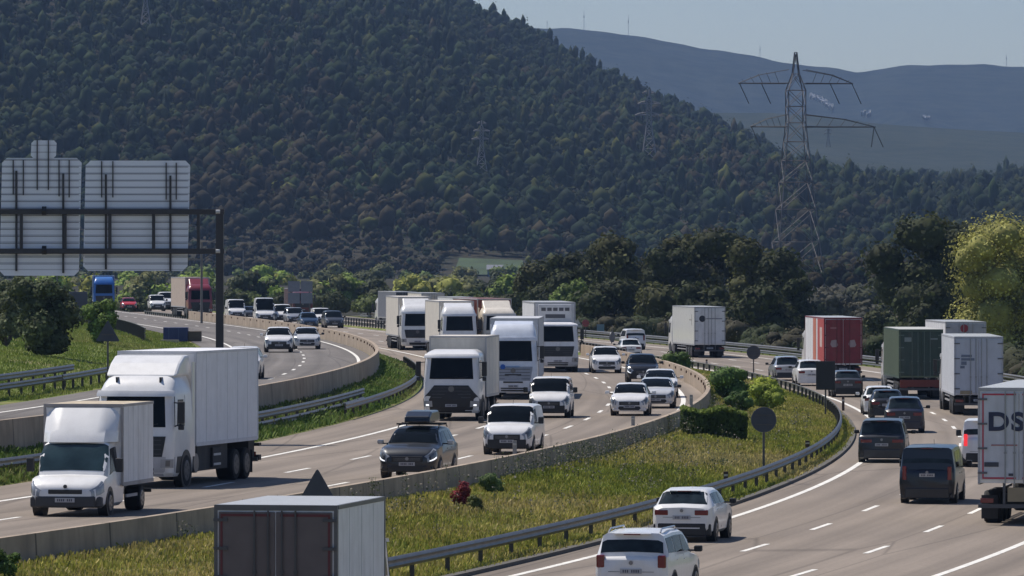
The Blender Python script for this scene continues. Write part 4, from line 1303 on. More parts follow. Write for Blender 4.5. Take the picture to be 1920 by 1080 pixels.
def car(name, kind, px, py, rd, away, label, cat='car', paint=WHITE, low=None, s=1., yaw=0, group=None, mirror=None, panel=False, rails=None, tail=TAIL, drl=False, grille=BLACK, roofbox=False, wide_tail=False, skid=None, D=None, frame_win=False, roof=None, far=False, **ov):
    p = dict(PRE[kind]); p.update(ov)
    if kind in ('kangoo', 'van', 'bigvan', 'mpv', 'yeti'): p['boxy'] = .6 if kind in ('mpv', 'yeti') else 1
    h, L = car_hull(p)
    W, H = p['W'], p['H']; w = W / 2
    r = put(name, px, py, rd, L * s, away, yaw, D)
    r.scale = (s, s, s)
    tag(r, label, cat, group or ('traffic coming towards the camera' if not away else 'traffic driving away on the right carriageway'))
    b = h.body('body', paint, r)
    ck, wt, re, rb, belt, hd, tl = [p[k] for k in ('ck', 'wt', 're', 'rb', 'belt', 'hood', 'tail')]
    h.patch('windshield', GLASS, r, ck + .06, wt - .03, 5.05, 7, 0, nv=8)
    if rb > re + .05:
        h.patch('rear_window', GLASS2, r, re + .05, rb - .03 if kind != 'sedan' else rb - .1, 5.08, 7, 0, nv=8)
    else:
        ww = w * .70
        MB().plate([(-ww, 1.18), (ww, 1.18), (ww * .93, H - .32), (-ww * .93, H - .32)], L - .03, L + .012).build('rear_window', GLASS2, r, bevel=.01)
    cuts = [(ck + .25, wt + .55), (wt + .62, wt + 1.45), (wt + 1.52, min(re - .02, wt + 2.5))] if not panel else [(ck + .25, wt + .55)]
    if kind in ('hatch', 'sedan'): cuts = [(ck + .25, wt + .50), (wt + .57, re + .05)]
    for sd in (-1, 1):
        for i, (a, c) in enumerate(cuts):
            if c - a < .25: continue
            h.patch('side_window', GLASS, r, a, c, 4.12, 4.86, sd, y0b=(wt + .02 if i == 0 else a), y1b=(min(c, re - .12) if i == len(cuts) - 1 and not panel else c))
        dm = MB()
        for yy in ((wt + .58,) if panel else (wt + .585, wt + 1.485)):
            q0 = h.S(yy, 2.2, sd); q1 = h.S(yy, 4.0, sd)
            dm.box(q0.x - .006, q0.x + .006, yy - .008, yy + .008, q0.z, q1.z)
        dm.build('door_seam', BLACK, r)
        hm = MB()
        for yy in (wt + .45, wt + 1.3):
            if panel and yy > wt + 1: continue
            q = h.S(yy, 3.7, sd)
            hm.box(q.x - .02, q.x + .02, yy - .08, yy + .06, q.z - .012, q.z + .012)
        hm.build('door_handle', low or paint, r)
        for yy in p['wb']:
            MB().cylx(sd * (w - .25), sd * (w + .004), yy, .34, .395, 20).build('wheel_arch', BLACK, r)
            wheel(r, w + .010, yy, .33 if H < 1.6 else .35, .23, sd)
        # mirror
        mm = MB().box(sd * (w + .20) - .10, sd * (w + .20) + .10, ck + .42, ck + .55, belt + .02, belt + (.17 if H < 1.75 else .27))
        mo = mm.build('mirror', mirror or BLACK, r, bevel=.035)
        MB().box(min(sd * (w - .08), sd * (w + .12)), max(sd * (w - .08), sd * (w + .12)), ck + .45, ck + .52, belt + .03, belt + .07).build('mirror_arm', BLACK, mo)
        hl = h.patch('headlight', LAMP, r, .012, .34, 3.2, 5.0, sd, off=.012)
        h.patch('lamp_inner', M('lamp_dark', (.10, .11, .12), .1, coat=1), hl, .05, .26, 3.5, 4.7, sd, off=.018)
        if drl: h.patch('running_light', DRL, hl, .03, .26, 3.3, 3.45, sd, off=.018)
        hi = 4.9 if kind in ('kangoo', 'van', 'bigvan') else 4.0
        if kind in ('kangoo', 'van', 'bigvan'):
            MB().box(sd * w * .80 - .07, sd * w * .80 + .07, L - .05, L + .02, .82, 1.28).build('tail_light', tail, r, bevel=.02)
        elif kind == 'yeti':
            MB().box(sd * w * .83 - .10, sd * w * .83 + .10, L - .12, L + .02, .80, 1.10).build('tail_light', tail, r, bevel=.03)
        else:
            tg = MB().box(sd * w * .66 - (.24 if wide_tail else .19), sd * w * .66 + .21, L - .12, L + .014, tl - .30, tl - .14 if not wide_tail else tl - .16)
            tg.build('tail_light', tail, r, bevel=.03)
        fo_ = box('fog_light', M('lamp_dark', (.10, .11, .12), .1), r, sd * w * .58 - .08, sd * w * .58 + .08, -.002 + .03, .07, .36, .44, bevel=.02)
    # front
    gz0 = hd * .50
    g_ = box('grille', grille, r, -w * .54, w * .54, -.014, .06, gz0, hd * .67, bevel=.015)
    gm = MB()
    for k in range(3): gm.box(-w * .46, w * .46, -.022, -.014, gz0 + .035 + k * .04, gz0 + .042 + k * .04)
    gm.build('grille_bar', M('chrome_dull', (.25, .25, .26), .3, metal=.8), g_)
    MB().disc((0, hd * .60), .055, -.034, -.02, 14).build('badge', M('chrome', (.25, .25, .27), .3, metal=.9), g_)
    lowm = low or BLACK
    bb = MB().box(-w * .70, w * .70, -.010, .25, .22, gz0 - .10)
    bb.box(-w * .88, w * .88, .045, .3, .22, gz0 - .14)
    bb.build('front_bumper', lowm, r, bevel=.04)
    MB().plate([(-w * .50, .27), (w * .50, .27), (w * .60, .36), (w * .52, .44), (-w * .52, .44), (-w * .60, .36)], -.022, .02).build('air_intake', BLACK, r)
    if low is None: MB().box(-w * .78, w * .78, -.018, .2, .24, gz0 + .01).build('lower_bumper', BLACK, r, bevel=.03)
    plate(r, 0, gz0 - .06, -.035, -.01)
    if skid: box('skid_plate', skid, r, -w * .45, w * .45, -.018, .05, .21, .26, bevel=.01)
    # rear
    rbm = MB().box(-w * .80, w * .80, L - .20, L + .012, .18, .56)
    rbm.box(-w * .95, w * .95, L - .30, L - .055, .18, .54)
    rbm.build('rear_bumper', lowm, r, bevel=.04)
    pz = .72 if H < 1.75 else .98
    plate(r, 0, pz, L - .01, L + .03, sgn=1)
    MB().disc((0, min(tl - .08, pz + .2)), .05, L - .01, L + .024, 14).build('rear_badge', M('chrome'), r)
    if skid: box('rear_skid_plate', skid, r, -w * .6, w * .6, L - .05, L + .022, .40, .43)
    tm = MB()
    tm.box(-w * .62, w * .62, L - .05, L + .006, tl - .36 if H < 1.75 else .60, (tl - .35 if H < 1.75 else .61))
    tm.build('tailgate_seam', BLACK, r)
    MB().box(-w * .5, w * .5, re - .04, re + .14, H - .075, H - .045).build('roof_spoiler', paint, r, bevel=.01)
    MB().box(-.20, .20, re + .115, re + .15, H - .085, H - .06).build('brake_light', TAIL, r)
    MB().tube([(0, wt + .4, H), (0, wt + .5, H + .16)], .008, 5).build('antenna', BLACK, r)
    if rails:
        for sd in (-1, 1):
            MB().tube([(sd * w * .70, wt + .25, H - .02), (sd * w * .69, wt + .40, H + .055), (sd * w * .69, re - .35, H + .05), (sd * w * .70, re - .15, H - .03)], .022, 6).build('roof_rail', rails, r)
    if roofbox:
        m = MB()
        z0 = H + .13
        prof = [(wt - .05, z0), (wt + .0, z0 + .20), (wt + .45, z0 + .36), (wt + 1.7, z0 + .38), (wt + 2.0, z0 + .28), (wt + 2.05, z0)]
        m.prism(prof, -.42, .42)
        m.build('roof_box', BLK, r, bevel=.05)
        for yy in (wt + .4, wt + 1.4):
            box('roof_bar', BLACK, r, -w * .78, w * .78, yy - .04, yy + .04, H + .06, H + .11)
    # occupants' seats visible through the glass as headrest shapes
    return r

class Stack:      # cab shape: rounded plan rings at rising heights
    def __init__(s, lv): s.lv = lv
    def at(s, z):
        lv = s.lv
        z = min(max(z, lv[0][0]), lv[-1][0])
        for a, b in zip(lv[:-1], lv[1:]):
            if z <= b[0]:
                f = (z - a[0]) / (b[0] - a[0])
                return [a[k] * (1 - f) + b[k] * f for k in range(5)]
        return list(lv[-1])
    def pt(s, z, t, off=0.):       # t in [-1,1] left to right along the front, corners included
        z_, xh, y0, y1, rf = s.at(z)
        bow = .05
        at = abs(t); sg = 1 if t >= 0 else -1
        if at < .8:
            x = (xh - rf) * at / .8
            p = Vector((sg * x, y0 + bow * (x / xh) ** 2, z)); n = Vector((0, -1, 0))
        else:
            a = (at - .8) / .2 * math.pi / 2
            p = Vector((sg * (xh - rf + rf * math.sin(a)), y0 + rf - rf * math.cos(a) + bow * ((xh - rf) / xh) ** 2 * math.cos(a), z))
            n = Vector((sg * math.sin(a), -math.cos(a), 0))
        return p + n * off, n
    def ringpts(s, z):
        z_, xh, y0, y1, rf = s.at(z)
        T = [-1, -.96, -.92, -.88, -.84, -.8, -.5, -.2, .2, .5, .8, .84, .88, .92, .96, 1]
        return [s.pt(z, t)[0] for t in T] + [Vector((xh, y1, z)), Vector((-xh, y1, z))]
    def body(s, name, mat, parent):
        V = []; n = 18
        for l in s.lv: V += [tuple(p) for p in s.ringpts(l[0])]
        k = len(s.lv)
        Fs = [(i * n + j, i * n + (j + 1) % n, (i + 1) * n + (j + 1) % n, (i + 1) * n + j) for i in range(k - 1) for j in range(n)]
        Fs += [tuple(range(n))[::-1], tuple((k - 1) * n + j for j in range(n))]
        return MB().add(V, Fs).build(name, mat, parent, smooth=35)
    def patch(s, name, mat, parent, t0, t1, z0, z1, off=.012, nt_=8, nz=4, t0b=None, t1b=None):
        V = []
        for k in range(2):
            for i in range(nz + 1):
                z = z0 + (z1 - z0) * i / nz
                a = t0 + ((t0b if t0b is not None else t0) - t0) * i / nz
                b = t1 + ((t1b if t1b is not None else t1) - t1) * i / nz
                for j in range(nt_ + 1):
                    V.append(tuple(s.pt(z, a + (b - a) * j / nt_, off if k == 0 else -.02)[0]))
        m = (nz + 1) * (nt_ + 1); Fs = []
        for i in range(nz):
            for j in range(nt_):
                a = i * (nt_ + 1) + j
                q = (a, a + 1, a + nt_ + 2, a + nt_ + 1)
                Fs += [q, tuple(x + m for x in q[::-1])]
        rim_ = list(range(nt_ + 1)) + [i * (nt_ + 1) + nt_ for i in range(1, nz + 1)] + [nz * (nt_ + 1) + j for j in range(nt_ - 1, -1, -1)] + [i * (nt_ + 1) for i in range(nz - 1, 0, -1)]
        for a, b in zip(rim_, rim_[1:] + rim_[:1]): Fs.append((a, b, b + m, a + m))
        return MB().add(V, Fs).build(name, mat, parent, smooth=40)
    def side(s, name, mat, parent, sd, pts, off=.01):
        # outline (y, z) on the cab flank
        V = []
        for k in (off, -.03):
            for y, z in pts:
                xh = s.at(z)[1]
                V.append((sd * (xh + k), y, z))
        n = len(pts)
        Fs = [tuple(range(n)), tuple(range(n, 2 * n))[::-1]] + [(i, n + i, n + (i + 1) % n, (i + 1) % n) for i in range(n)]
        return MB().add(V, Fs).build(name, mat, parent)
def lettering(name, text, mat, parent, x, y, z, size, rz=0., sx=1., bold=0., align='CENTER'):
    cu = bpy.data.curves.new(name, 'FONT')
    cu.body = text; cu.size = size; cu.extrude = .004; cu.offset = bold; cu.align_x = align; cu.space_character = 1.14
    t = bpy.data.objects.new(name, cu)
    me = bpy.data.meshes.new_from_object(t)
    bpy.data.objects.remove(t)
    me.transform(Matrix.Translation((x, y, z)) @ Matrix.Rotation(rz, 4, 'Z') @ Matrix.Rotation(R(90), 4, 'X') @ Matrix.Diagonal((sx, 1, 1, 1)))
    me.materials.clear()
    return link(name, me, mat, parent)
def truck(name, px, py, rd, away, label, cat='truck', cab=WHITE, cabstyle='mid', lower=None, grille=BLACK, roofc=None, boxm=WHITEB, bw=2.5, bz0=1.05, bz1=4.0, by0=2.7, by1=15.5, top=None, doors=None, door_frame=None,
          s=1., yaw=0, D=None, reefer=False, fairing=True, curtain=False, container=False, skirt=None, frontbox=None, visor=None, group=None, axles=None, deco=None, lamps_on=False, dirty=False, H_cab=None, sz=1., frame=None, barm=None, gshape=(.68, .76)):
    L = by1
    r = put(name, px, py, rd, L * s, away, yaw, D)
    r.scale = (s, s, s * sz)
    tag(r, label, cat, group or ('lorries coming towards the camera' if not away else 'lorries driving away on the right carriageway'))
    ws0, ws1, top_ = {'low': (1.75, 2.62, 2.95), 'mid': (1.85, 2.80, 3.35), 'high': (1.95, 3.00, 3.75)}[cabstyle]
    if H_cab: top_ = H_cab
    lv = [(.34, 1.14, .10, 2.2, .20), (.46, 1.22, .01, 2.2, .22), (1.0, 1.245, -.02, 2.2, .2), (1.5, 1.25, 0, 2.2, .2), (ws0, 1.245, .03, 2.2, .2), (ws1, 1.20, .20, 2.2, .22),
          (ws1 + .12, 1.19, .24, 2.2, .22), ((ws1 + top_) / 2 + .05, 1.12, .45, 2.2, .25), (top_ - .06, 1.02, .75, 2.2, .25), (top_, .9, .95, 2.15, .22)]
    st = Stack(lv)
    c = st.body('cab', cab, r)
    wsg = st.patch('windshield', GLASS, c, -.97, .97, ws0, ws1, t0b=-.95, t1b=.95)
    wp_ = MB()
    for xx in (-.5, .25):
        p0, _ = st.pt(ws0 + .03, xx * .5, .03); p1, _ = st.pt(ws0 + .10, xx * .5 + .45, .03)
        wp_.tube([tuple(p0), tuple(p1)], .012, 4)
    wp_.build('wiper', BLACK, wsg)
    v_ = visor or cab
    st.patch('sun_visor', v_, c, -.9, .9, ws1 - .02, ws1 + .16, off=.14, nz=2)
    gl, gh = (.95, ws0 - .28)
    if lower is not None:
        st.patch('bumper', lower, c, -.99, .99, .36, .95, off=.018)
    st.patch('grille', grille, c, -gshape[0], gshape[0], gl, gh, off=.022, t0b=-gshape[1], t1b=gshape[1])
    gb = MB()
    for k in range(4):
        z = gl + (gh - gl) * (k + .6) / 4.4
        p0, _ = st.pt(z, -.66, .03); p1, _ = st.pt(z, .66, .03)
        gb.box(p0.x, p1.x, -.032, -.02, z - .012, z + .012)
    gb.build('grille_bar', M('grille_bar', (.06, .062, .068), .4), c)
    MB().disc((0, (gl + gh) / 2 + .15), .13, -.05, -.025, 20).build('emblem_disc', M('emblem', (.14, .14, .14), .3, metal=.6), c)
    st.patch('air_intake', BLACK, c, -.5, .5, .42, .60, off=.028, nz=1)
    plate(c, 0, .68, -.05, -.022)
    for sd in (-1, 1):
        hl = st.patch('headlight', LAMP, c, sd * .66, sd * .93, .62, .88, off=.03, nt_=5)
        st.patch('lamp_inner', DRL if lamps_on else M('lamp_dark', (.10, .11, .12), .1, coat=1), hl, sd * .78, sd * .86, .66, .73 if lamps_on else .84, off=.036, nt_=3, nz=2)
        st.side('side_window', GLASS, c, sd, [(.42, ws0 + .02), (1.25, ws0 + .02), (1.25, ws1 - .12), (.62, ws1 - .12)])
        st.side('door_seam', BLACK, c, sd, [(1.40, .9), (1.415, .9), (1.415, ws1), (1.40, ws1)], .006)
        st.side('step', BLACK, c, sd, [(.35, .45), (1.2, .45), (1.2, .95), (.45, .95)], .012)
        mo = MB().box(sd * 1.47 - .11, sd * 1.47 + .11, .02, .14, ws0 + .12, ws0 + .78)
        mo = mo.box(sd * 1.47 - .09, sd * 1.47 + .09, .03, .13, ws0 - .08, ws0 + .08)
        mo = mo.build('mirror', BLACK, c, bevel=.03)
        MB().tube([(sd * 1.2, .25, ws0 + .75), (sd * 1.47, .1, ws0 + .72)], .02, 5).tube([(sd * 1.22, .2, ws0 + .02), (sd * 1.47, .1, ws0 + .1)], .02, 5).build('mirror_arm', BLACK, mo)
        MB().cylx(sd * 1.0, sd * 1.262, 1.42, .52, .62, 22).build('wheel_arch', BLACK, c)
        wheel(r, 1.272, 1.42, .50, .32, sd, rim=M('truck_rim', (.09, .09, .095), .5, metal=.4))
    box('chassis', CHAS, r, -.45, .45, 1.6, by1 - .2, .55, .95)
    if fairing:
        MB().prism([(.95, top_ - .1), (2.15, top_ - .1), (2.15, max(top_, bz1 - .12)), (1.9, max(top_, bz1 - .14))], -1.0, 1.0).build('roof_fairing', cab, r, bevel=.06)
        for sd in (-1, 1):
            MB().box(sd * 1.19 - .02, sd * 1.19 + .02, 2.2, 2.62, .9, min(bz1 - .3, top_)).build('side_fairing', cab, r, bevel=.01)
    # load
    hb = bw / 2
    bx = MB().box(-hb, hb, by0, by1, bz0, bz1).build('cargo_box', boxm, r, bevel=.02)
    fr = frame or M('frame_alloy', (.38, .38, .39), .5, metal=.3)
    fm = MB()
    e = .004
    for sd in (-1, 1):
        for yy in (by0, by1):
            y0_, y1_ = (yy - .02, yy + .07) if yy == by0 else (yy - .09, yy + .012)
            fm.box(sd * hb - (.06 if sd > 0 else .012), sd * hb + (.012 if sd > 0 else .06), y0_, y1_, bz0 - .02, bz1 - .08)
        fm.box(sd * hb - (.05 if sd > 0 else .015), sd * hb + (.015 if sd > 0 else .05), by0 + .08, by1 - .1, bz0 - .05, bz0 + .07)
        fm.box(sd * hb - (.05 if sd > 0 else .015), sd * hb + (.015 if sd > 0 else .05), by0 + .08, by1 - .1, bz1 - .075, bz1 + .006)
    fm.box(-hb - .01, hb + .01, by0 - .02, by0 + .04, bz1 - .08, bz1 + .008)
    fm.box(-hb - .01, hb + .01, by1 - .05, by1 + .015, bz1 - .10, bz1 + .008)
    fm.build('box_frame', fr, bx)
    if top: MB().box(-hb + .03, hb - .03, by0 + .05, by1 - .06, bz1 + .002, bz1 + .012).build('roof_panel', top, bx)
    if curtain or container:
        rb_ = MB()
        y = by0 + .5
        while y < by1 - .3:
            for sd in (-1, 1):
                rb_.box(sd * (hb + .01) - .012, sd * (hb + .01) + .012, y, y + (.03 if curtain else .14), bz0 + .08, bz1 - .09)
            y += .75 if curtain else .28
        rb_.build('corrugation', boxm if container else M('curtain_strap', (.30, .31, .33), .7), bx)
    if not (curtain or container):
        sm = MB()
        y = by0 + 1.2
        while y < by1 - .4:
            for sd in (-1, 1): sm.box(sd * hb - .004, sd * hb + .004, y, y + .022, bz0 + .08, bz1 - .09)
            y += 1.22
        sm.build('panel_seam', M('seam_grey', (.50, .50, .51), .6), bx)
    if frontbox: MB().box(-hb + .07, hb - .07, by0 - .012, by0, bz0 + .1, bz1 - .12).build('front_panel', frontbox, bx)
    if reefer:
        rf = MB().box(-1.02, 1.02, by0 - .42, by0 - .01, bz1 - 1.55, bz1 - .12).build('cooling_unit', M('reefer_white', (.55, .55, .56), .5), r, bevel=.06)
        gm = MB()
        for k in range(5): gm.box(-.85 + k * .36, -.58 + k * .36, by0 - .435, by0 - .42, bz1 - .52, bz1 - .32)
        gm.box(-.6, .6, by0 - .435, by0 - .42, bz1 - .95, bz1 - .72)
        gm.build('cooling_vent', M('vent_dark', (.08, .08, .09), .6), rf)
    # rear doors
    dm_ = doors or boxm
    if away or doors:
        for sd in (-1, 1):
            d = MB().box(min(sd * .015, sd * (hb - .09)), max(sd * .015, sd * (hb - .09)), by1 + .004, by1 + .045, bz0 + .1, bz1 - .13).build('rear_door', dm_, r, bevel=.012)
            if door_frame:
                q = MB()
                x0, x1 = sorted((sd * .10, sd * (hb - .13)))
                q.box(x0, x1, by1 + .045, by1 + .055, bz1 - .22, bz1 - .17).box(x0, x1, by1 + .045, by1 + .055, bz0 + .13, bz0 + .18)
                xo = sd * (hb - .15)
                q.box(xo - .022, xo + .022, by1 + .0451, by1 + .0551, bz0 + .181, bz1 - .221)
                q.build('reflective_tape', door_frame, d)
            for f in (.08, .36, .64, .92):
                z = bz0 + .1 + (bz1 - bz0 - .23) * f
                x0, x1 = sorted((sd * (hb - .28), sd * (hb + .01)))
                MB().box(x0, x1, by1 + .05, by1 + .075, z - .03, z + .03).build('hinge', barm or M('hinge_grey', (.12, .12, .13), .5), d)
            q = MB()
            for xx in (.14, .42) if not container else (.18, .52):
                q.tube([(sd * xx, by1 + .08, bz0 - .02), (sd * xx, by1 + .08, bz1 - .1)], .02, 6)
                q.box(sd * xx - .04, sd * xx + .04, by1 + .05, by1 + .09, bz0 + .9, bz0 + .96)
            q.build('lock_bar', barm or M('bar_grey', (.30, .30, .31), .4, metal=.4), d)
    q = MB().box(-hb, hb, by1 - .12, by1 + .03, .52, .64)
    q.box(-.5, -.42, by1 - .1, by1, .6, bz0).box(.42, .5, by1 - .1, by1, .6, bz0)
    q.build('underrun_bar', M('bar_dark', (.07, .07, .075), .5), r)
    for sd in (-1, 1):
        x0, x1 = sorted((sd * .78, sd * 1.18))
        box('tail_light', TAIL, r, x0, x1, by1 - .02, by1 + .05, .68, .82, bevel=.01)
        x0, x1 = sorted((sd * .7, sd * 1.2))
        box('mudflap', CHAS, r, x0, x1, by1 - .5, by1 - .48, .18, .9)
    plate(r, 0, .78, by1 - .02, by1 + .04, sgn=1)
    ax = axles or ([3.6 + 0.0] + ([by1 - 2.0, by1 - 3.3, by1 - 4.6] if by1 > 12 else [by1 - 1.7]))
    for y in ax:
        for sd in (-1, 1): wheel(r, hb - .01, y, .50, .55, sd, rim=M('truck_rim'))
    if by1 > 12:
        fm = MB()
        for y in ax[1:]:
            for sd in (-1, 1): pass
        for sd in (-1, 1):
            x0, x1 = sorted((sd * (hb - .10), sd * (hb - .04)))
            fm.box(x0, x1, 5.2, by1 - 5.3, .50, bz0 - .06) if skirt else fm.box(x0, x1, 5.2, by1 - 5.3, .60, .68).box(x0, x1, 5.2, by1 - 5.3, .84, .92)
            x0, x1 = sorted((sd * .55, sd * (hb - .12)))
        fm.build('side_guard', skirt or M('guard_alloy', (.30, .30, .31), .5), r)
        box('landing_gear', CHAS, r, -.9, .9, 5.6, 5.8, .35, bz0)
    MB().cylx(-hb + .05, -.6, 2.75, .68, .30, 16).cylx(.6, hb - .05, 2.75, .68, .30, 16).build('fuel_tank', M('tank', (.18, .18, .19), .4, metal=.5), r)
    return r

A = True
# --- left carriageway, coming towards the camera
car('crossover_wagon', 'wagon', 763, 898, 'L', 0, 'dark grey estate car with a black roof box beside the barrier', paint=DGREY, drl=True, roofbox=True, rails=BLACK, H=1.62, W=1.90, hood=1.08, belt=1.04, mirror=SILVER, low=BLK, s=1.02)
car('panel_van', 'kangoo', 950, 853, 'L', 0, 'white panel van with a black grille and bumper in front of the marker post', 'van', panel=True, yaw=0)
car('panel_van', 'kangoo', 1029, 784, 'L', 0, 'white van with two people visible behind its windscreen, following the other van', 'van', W=1.85, yaw=0)
car('hatchback', 'hatch', 1180, 780, 'L', 0, 'white hatchback with a black hexagonal grille nearest the barrier bend', low=WHITE, mirror=WHITE)
car('saloon_car', 'sedan', 1229, 766, 'L', 0, 'silver white saloon half hidden behind the white hatchback', paint=M('paint_pearl', (.55, .56, .57), .3, coat=.6), low=SILVER)
car('saloon_car', 'sedan', 1238, 746, 'L', 0, 'white saloon furthest right in the cluster at the bend', low=WHITE, mirror=WHITE)
car('sports_utility', 'suv', 1206, 718, 'L', 0, 'black sport utility car behind the white cars at the bend', paint=BLK, drl=True)
car('sports_utility', 'suv', 1138, 700, 'L', 0, 'white sport utility car with a black lower grille right of the fridge lorry', low=WHITE, mirror=WHITE, s=1.0)
# lorries of the same carriageway
def arocs():
    r = truck('rigid_truck', 846, 789, 'L', 0, 'white lorry with a large black grille and bumper and a grey box behind', cab=WHITE, cabstyle='mid', lower=BLACK, boxm=CREAM, frontbox=M('front_grey', (.50, .49, .46), .6, dirt=.2), by0=2.5, by1=7.6, bz1=3.72, bw=2.55, fairing=False, H_cab=3.15, gshape=(.97, .58), lamps_on=True, yaw=-2.5, sz=1.0)
arocs()
vr = truck('articulated_truck', 962, 749, 'L', 0, 'tall white lorry with a blue disc below its windscreen', cab=M('paint_cool_white', (.66, .70, .76), .3, coat=.5), cabstyle='high', lower=M('paint_cool_white'), boxm=M('box_light_grey', (.50, .51, .53), .55, dirt=.15), grille=M('grille_pale', (.30, .33, .38), .5), visor=M('visor_white', (.8, .8, .8), .4), yaw=0, H_cab=3.85, bz1=4.1)
MB().disc((-.52, 1.66), .13, -.06, -.03, 20).build('logo_disc', M('logo_blue', (.01, .10, .42), .5), vr)
MB().box(-.36, .34, -.045, -.02, 1.63, 1.69).build('logo_text', M('logo_text_blue', (.16, .28, .48), .5), vr)
MB().box(-.42, .42, -.05, -.02, 1.23, 1.29).box(-.5, .5, -.052, -.02, .84, .92).build('slot', BLACK, vr)
truck('refrigerated_truck', 1046, 698, 'L', 0, 'white lorry with a cooling unit above its cab, right of the blue disc lorry', cab=WHITEB, cabstyle='mid', lower=WHITEB, boxm=WHITEB, reefer=True, fairing=False, H_cab=3.0, bz1=4.2, by0=2.9, s=1.04, yaw=1, top=WHITE)
truck('articulated_truck', 862, 671, 'L', 0, 'white lorry with a dark visor slot behind the black grille lorry', cab=WHITE, cabstyle='high', boxm=CREAM, yaw=1, H_cab=3.7, bz1=4.05)
truck('articulated_truck', 783, 657, 'L', 0, 'white lorry with a cream trailer furthest left in the queue', cab=WHITE, cabstyle='mid', boxm=CREAM, yaw=0, H_cab=3.45, bz1=4.05, s=1.02)
truck('container_truck', 937, 669, 'L', 0, 'cream cab lorry pulling a rust brown container', cab=M('paint_cream', (.72, .66, .56), .4, coat=.3), cabstyle='high', boxm=CONTR, container=True, yaw=4, H_cab=3.55, bz1=4.2, D=462)
# the white rigid lorry and the small box truck at the left
def scania():
    r = truck('rigid_truck', 251, 915, 'L', 0, 'big white lorry with a high roof and an unmarked long box', cab=WHITE, cabstyle='mid', lower=M('low_white_grey', (.45, .45, .46), .5), boxm=M('box_blue_grey', (.78, .78, .80), .5, var=.04, dirt=.10), by0=2.55, by1=9.9, bz0=1.25, bz1=4.12, s=1.035, H_cab=3.45, yaw=-3.5, fairing=False, axles=[7.3, 8.6], frame=M('frame_white', (.62, .62, .64), .5))
    MB().prism([(.75, 3.38), (2.3, 3.38), (2.3, 4.02), (1.75, 4.0), (1.25, 3.78)], -1.12, 1.12).build('roof_fairing', WHITE, r, bevel=.08)
    MB().box(-.5, .5, .60, .66, 3.24, 3.28).build('roof_hatch_rim', M('hatch_grey', (.3, .3, .31), .4), r, bevel=.02)
    for x in (-.72, .66): MB().box(x, x + .05, .50, .72, 3.2, 3.36).build('roof_strap', BLACK, r)
    for sd in (-1, 1):
        MB().box(sd * 1.215 - .02, sd * 1.215 + .02, 2.2, 2.5, .9, 3.8).build('side_fairing', WHITE, r)
    MB().box(-1.28, 1.28, 9.9, 10.2, .55, .72).box(-1.28, 1.28, 9.9, 10.2, 1.0, 1.1).build('tail_lift', CHAS, r)
    MB().box(.98, 1.22, 4.6, 5.6, .5, 1.1).box(-1.22, -.98, 4.6, 5.6, .5, 1.1).build('battery_box', CHAS, r)
    MB().box(-1.14, 1.14, 3.0, 6.6, .42, 1.2).box(-1.14, 1.14, 9.15, 9.85, .62, 1.2).build('side_skirt', CHAS, r)
    st_ = MB()
    for z in (.55, .85): st_.box(1.22, 1.235, 4.7, 5.5, z, z + .07)
    st_.build('reflective_strip', M('strip_pale', (.5, .5, .5), .5), r)
    return r
scania()
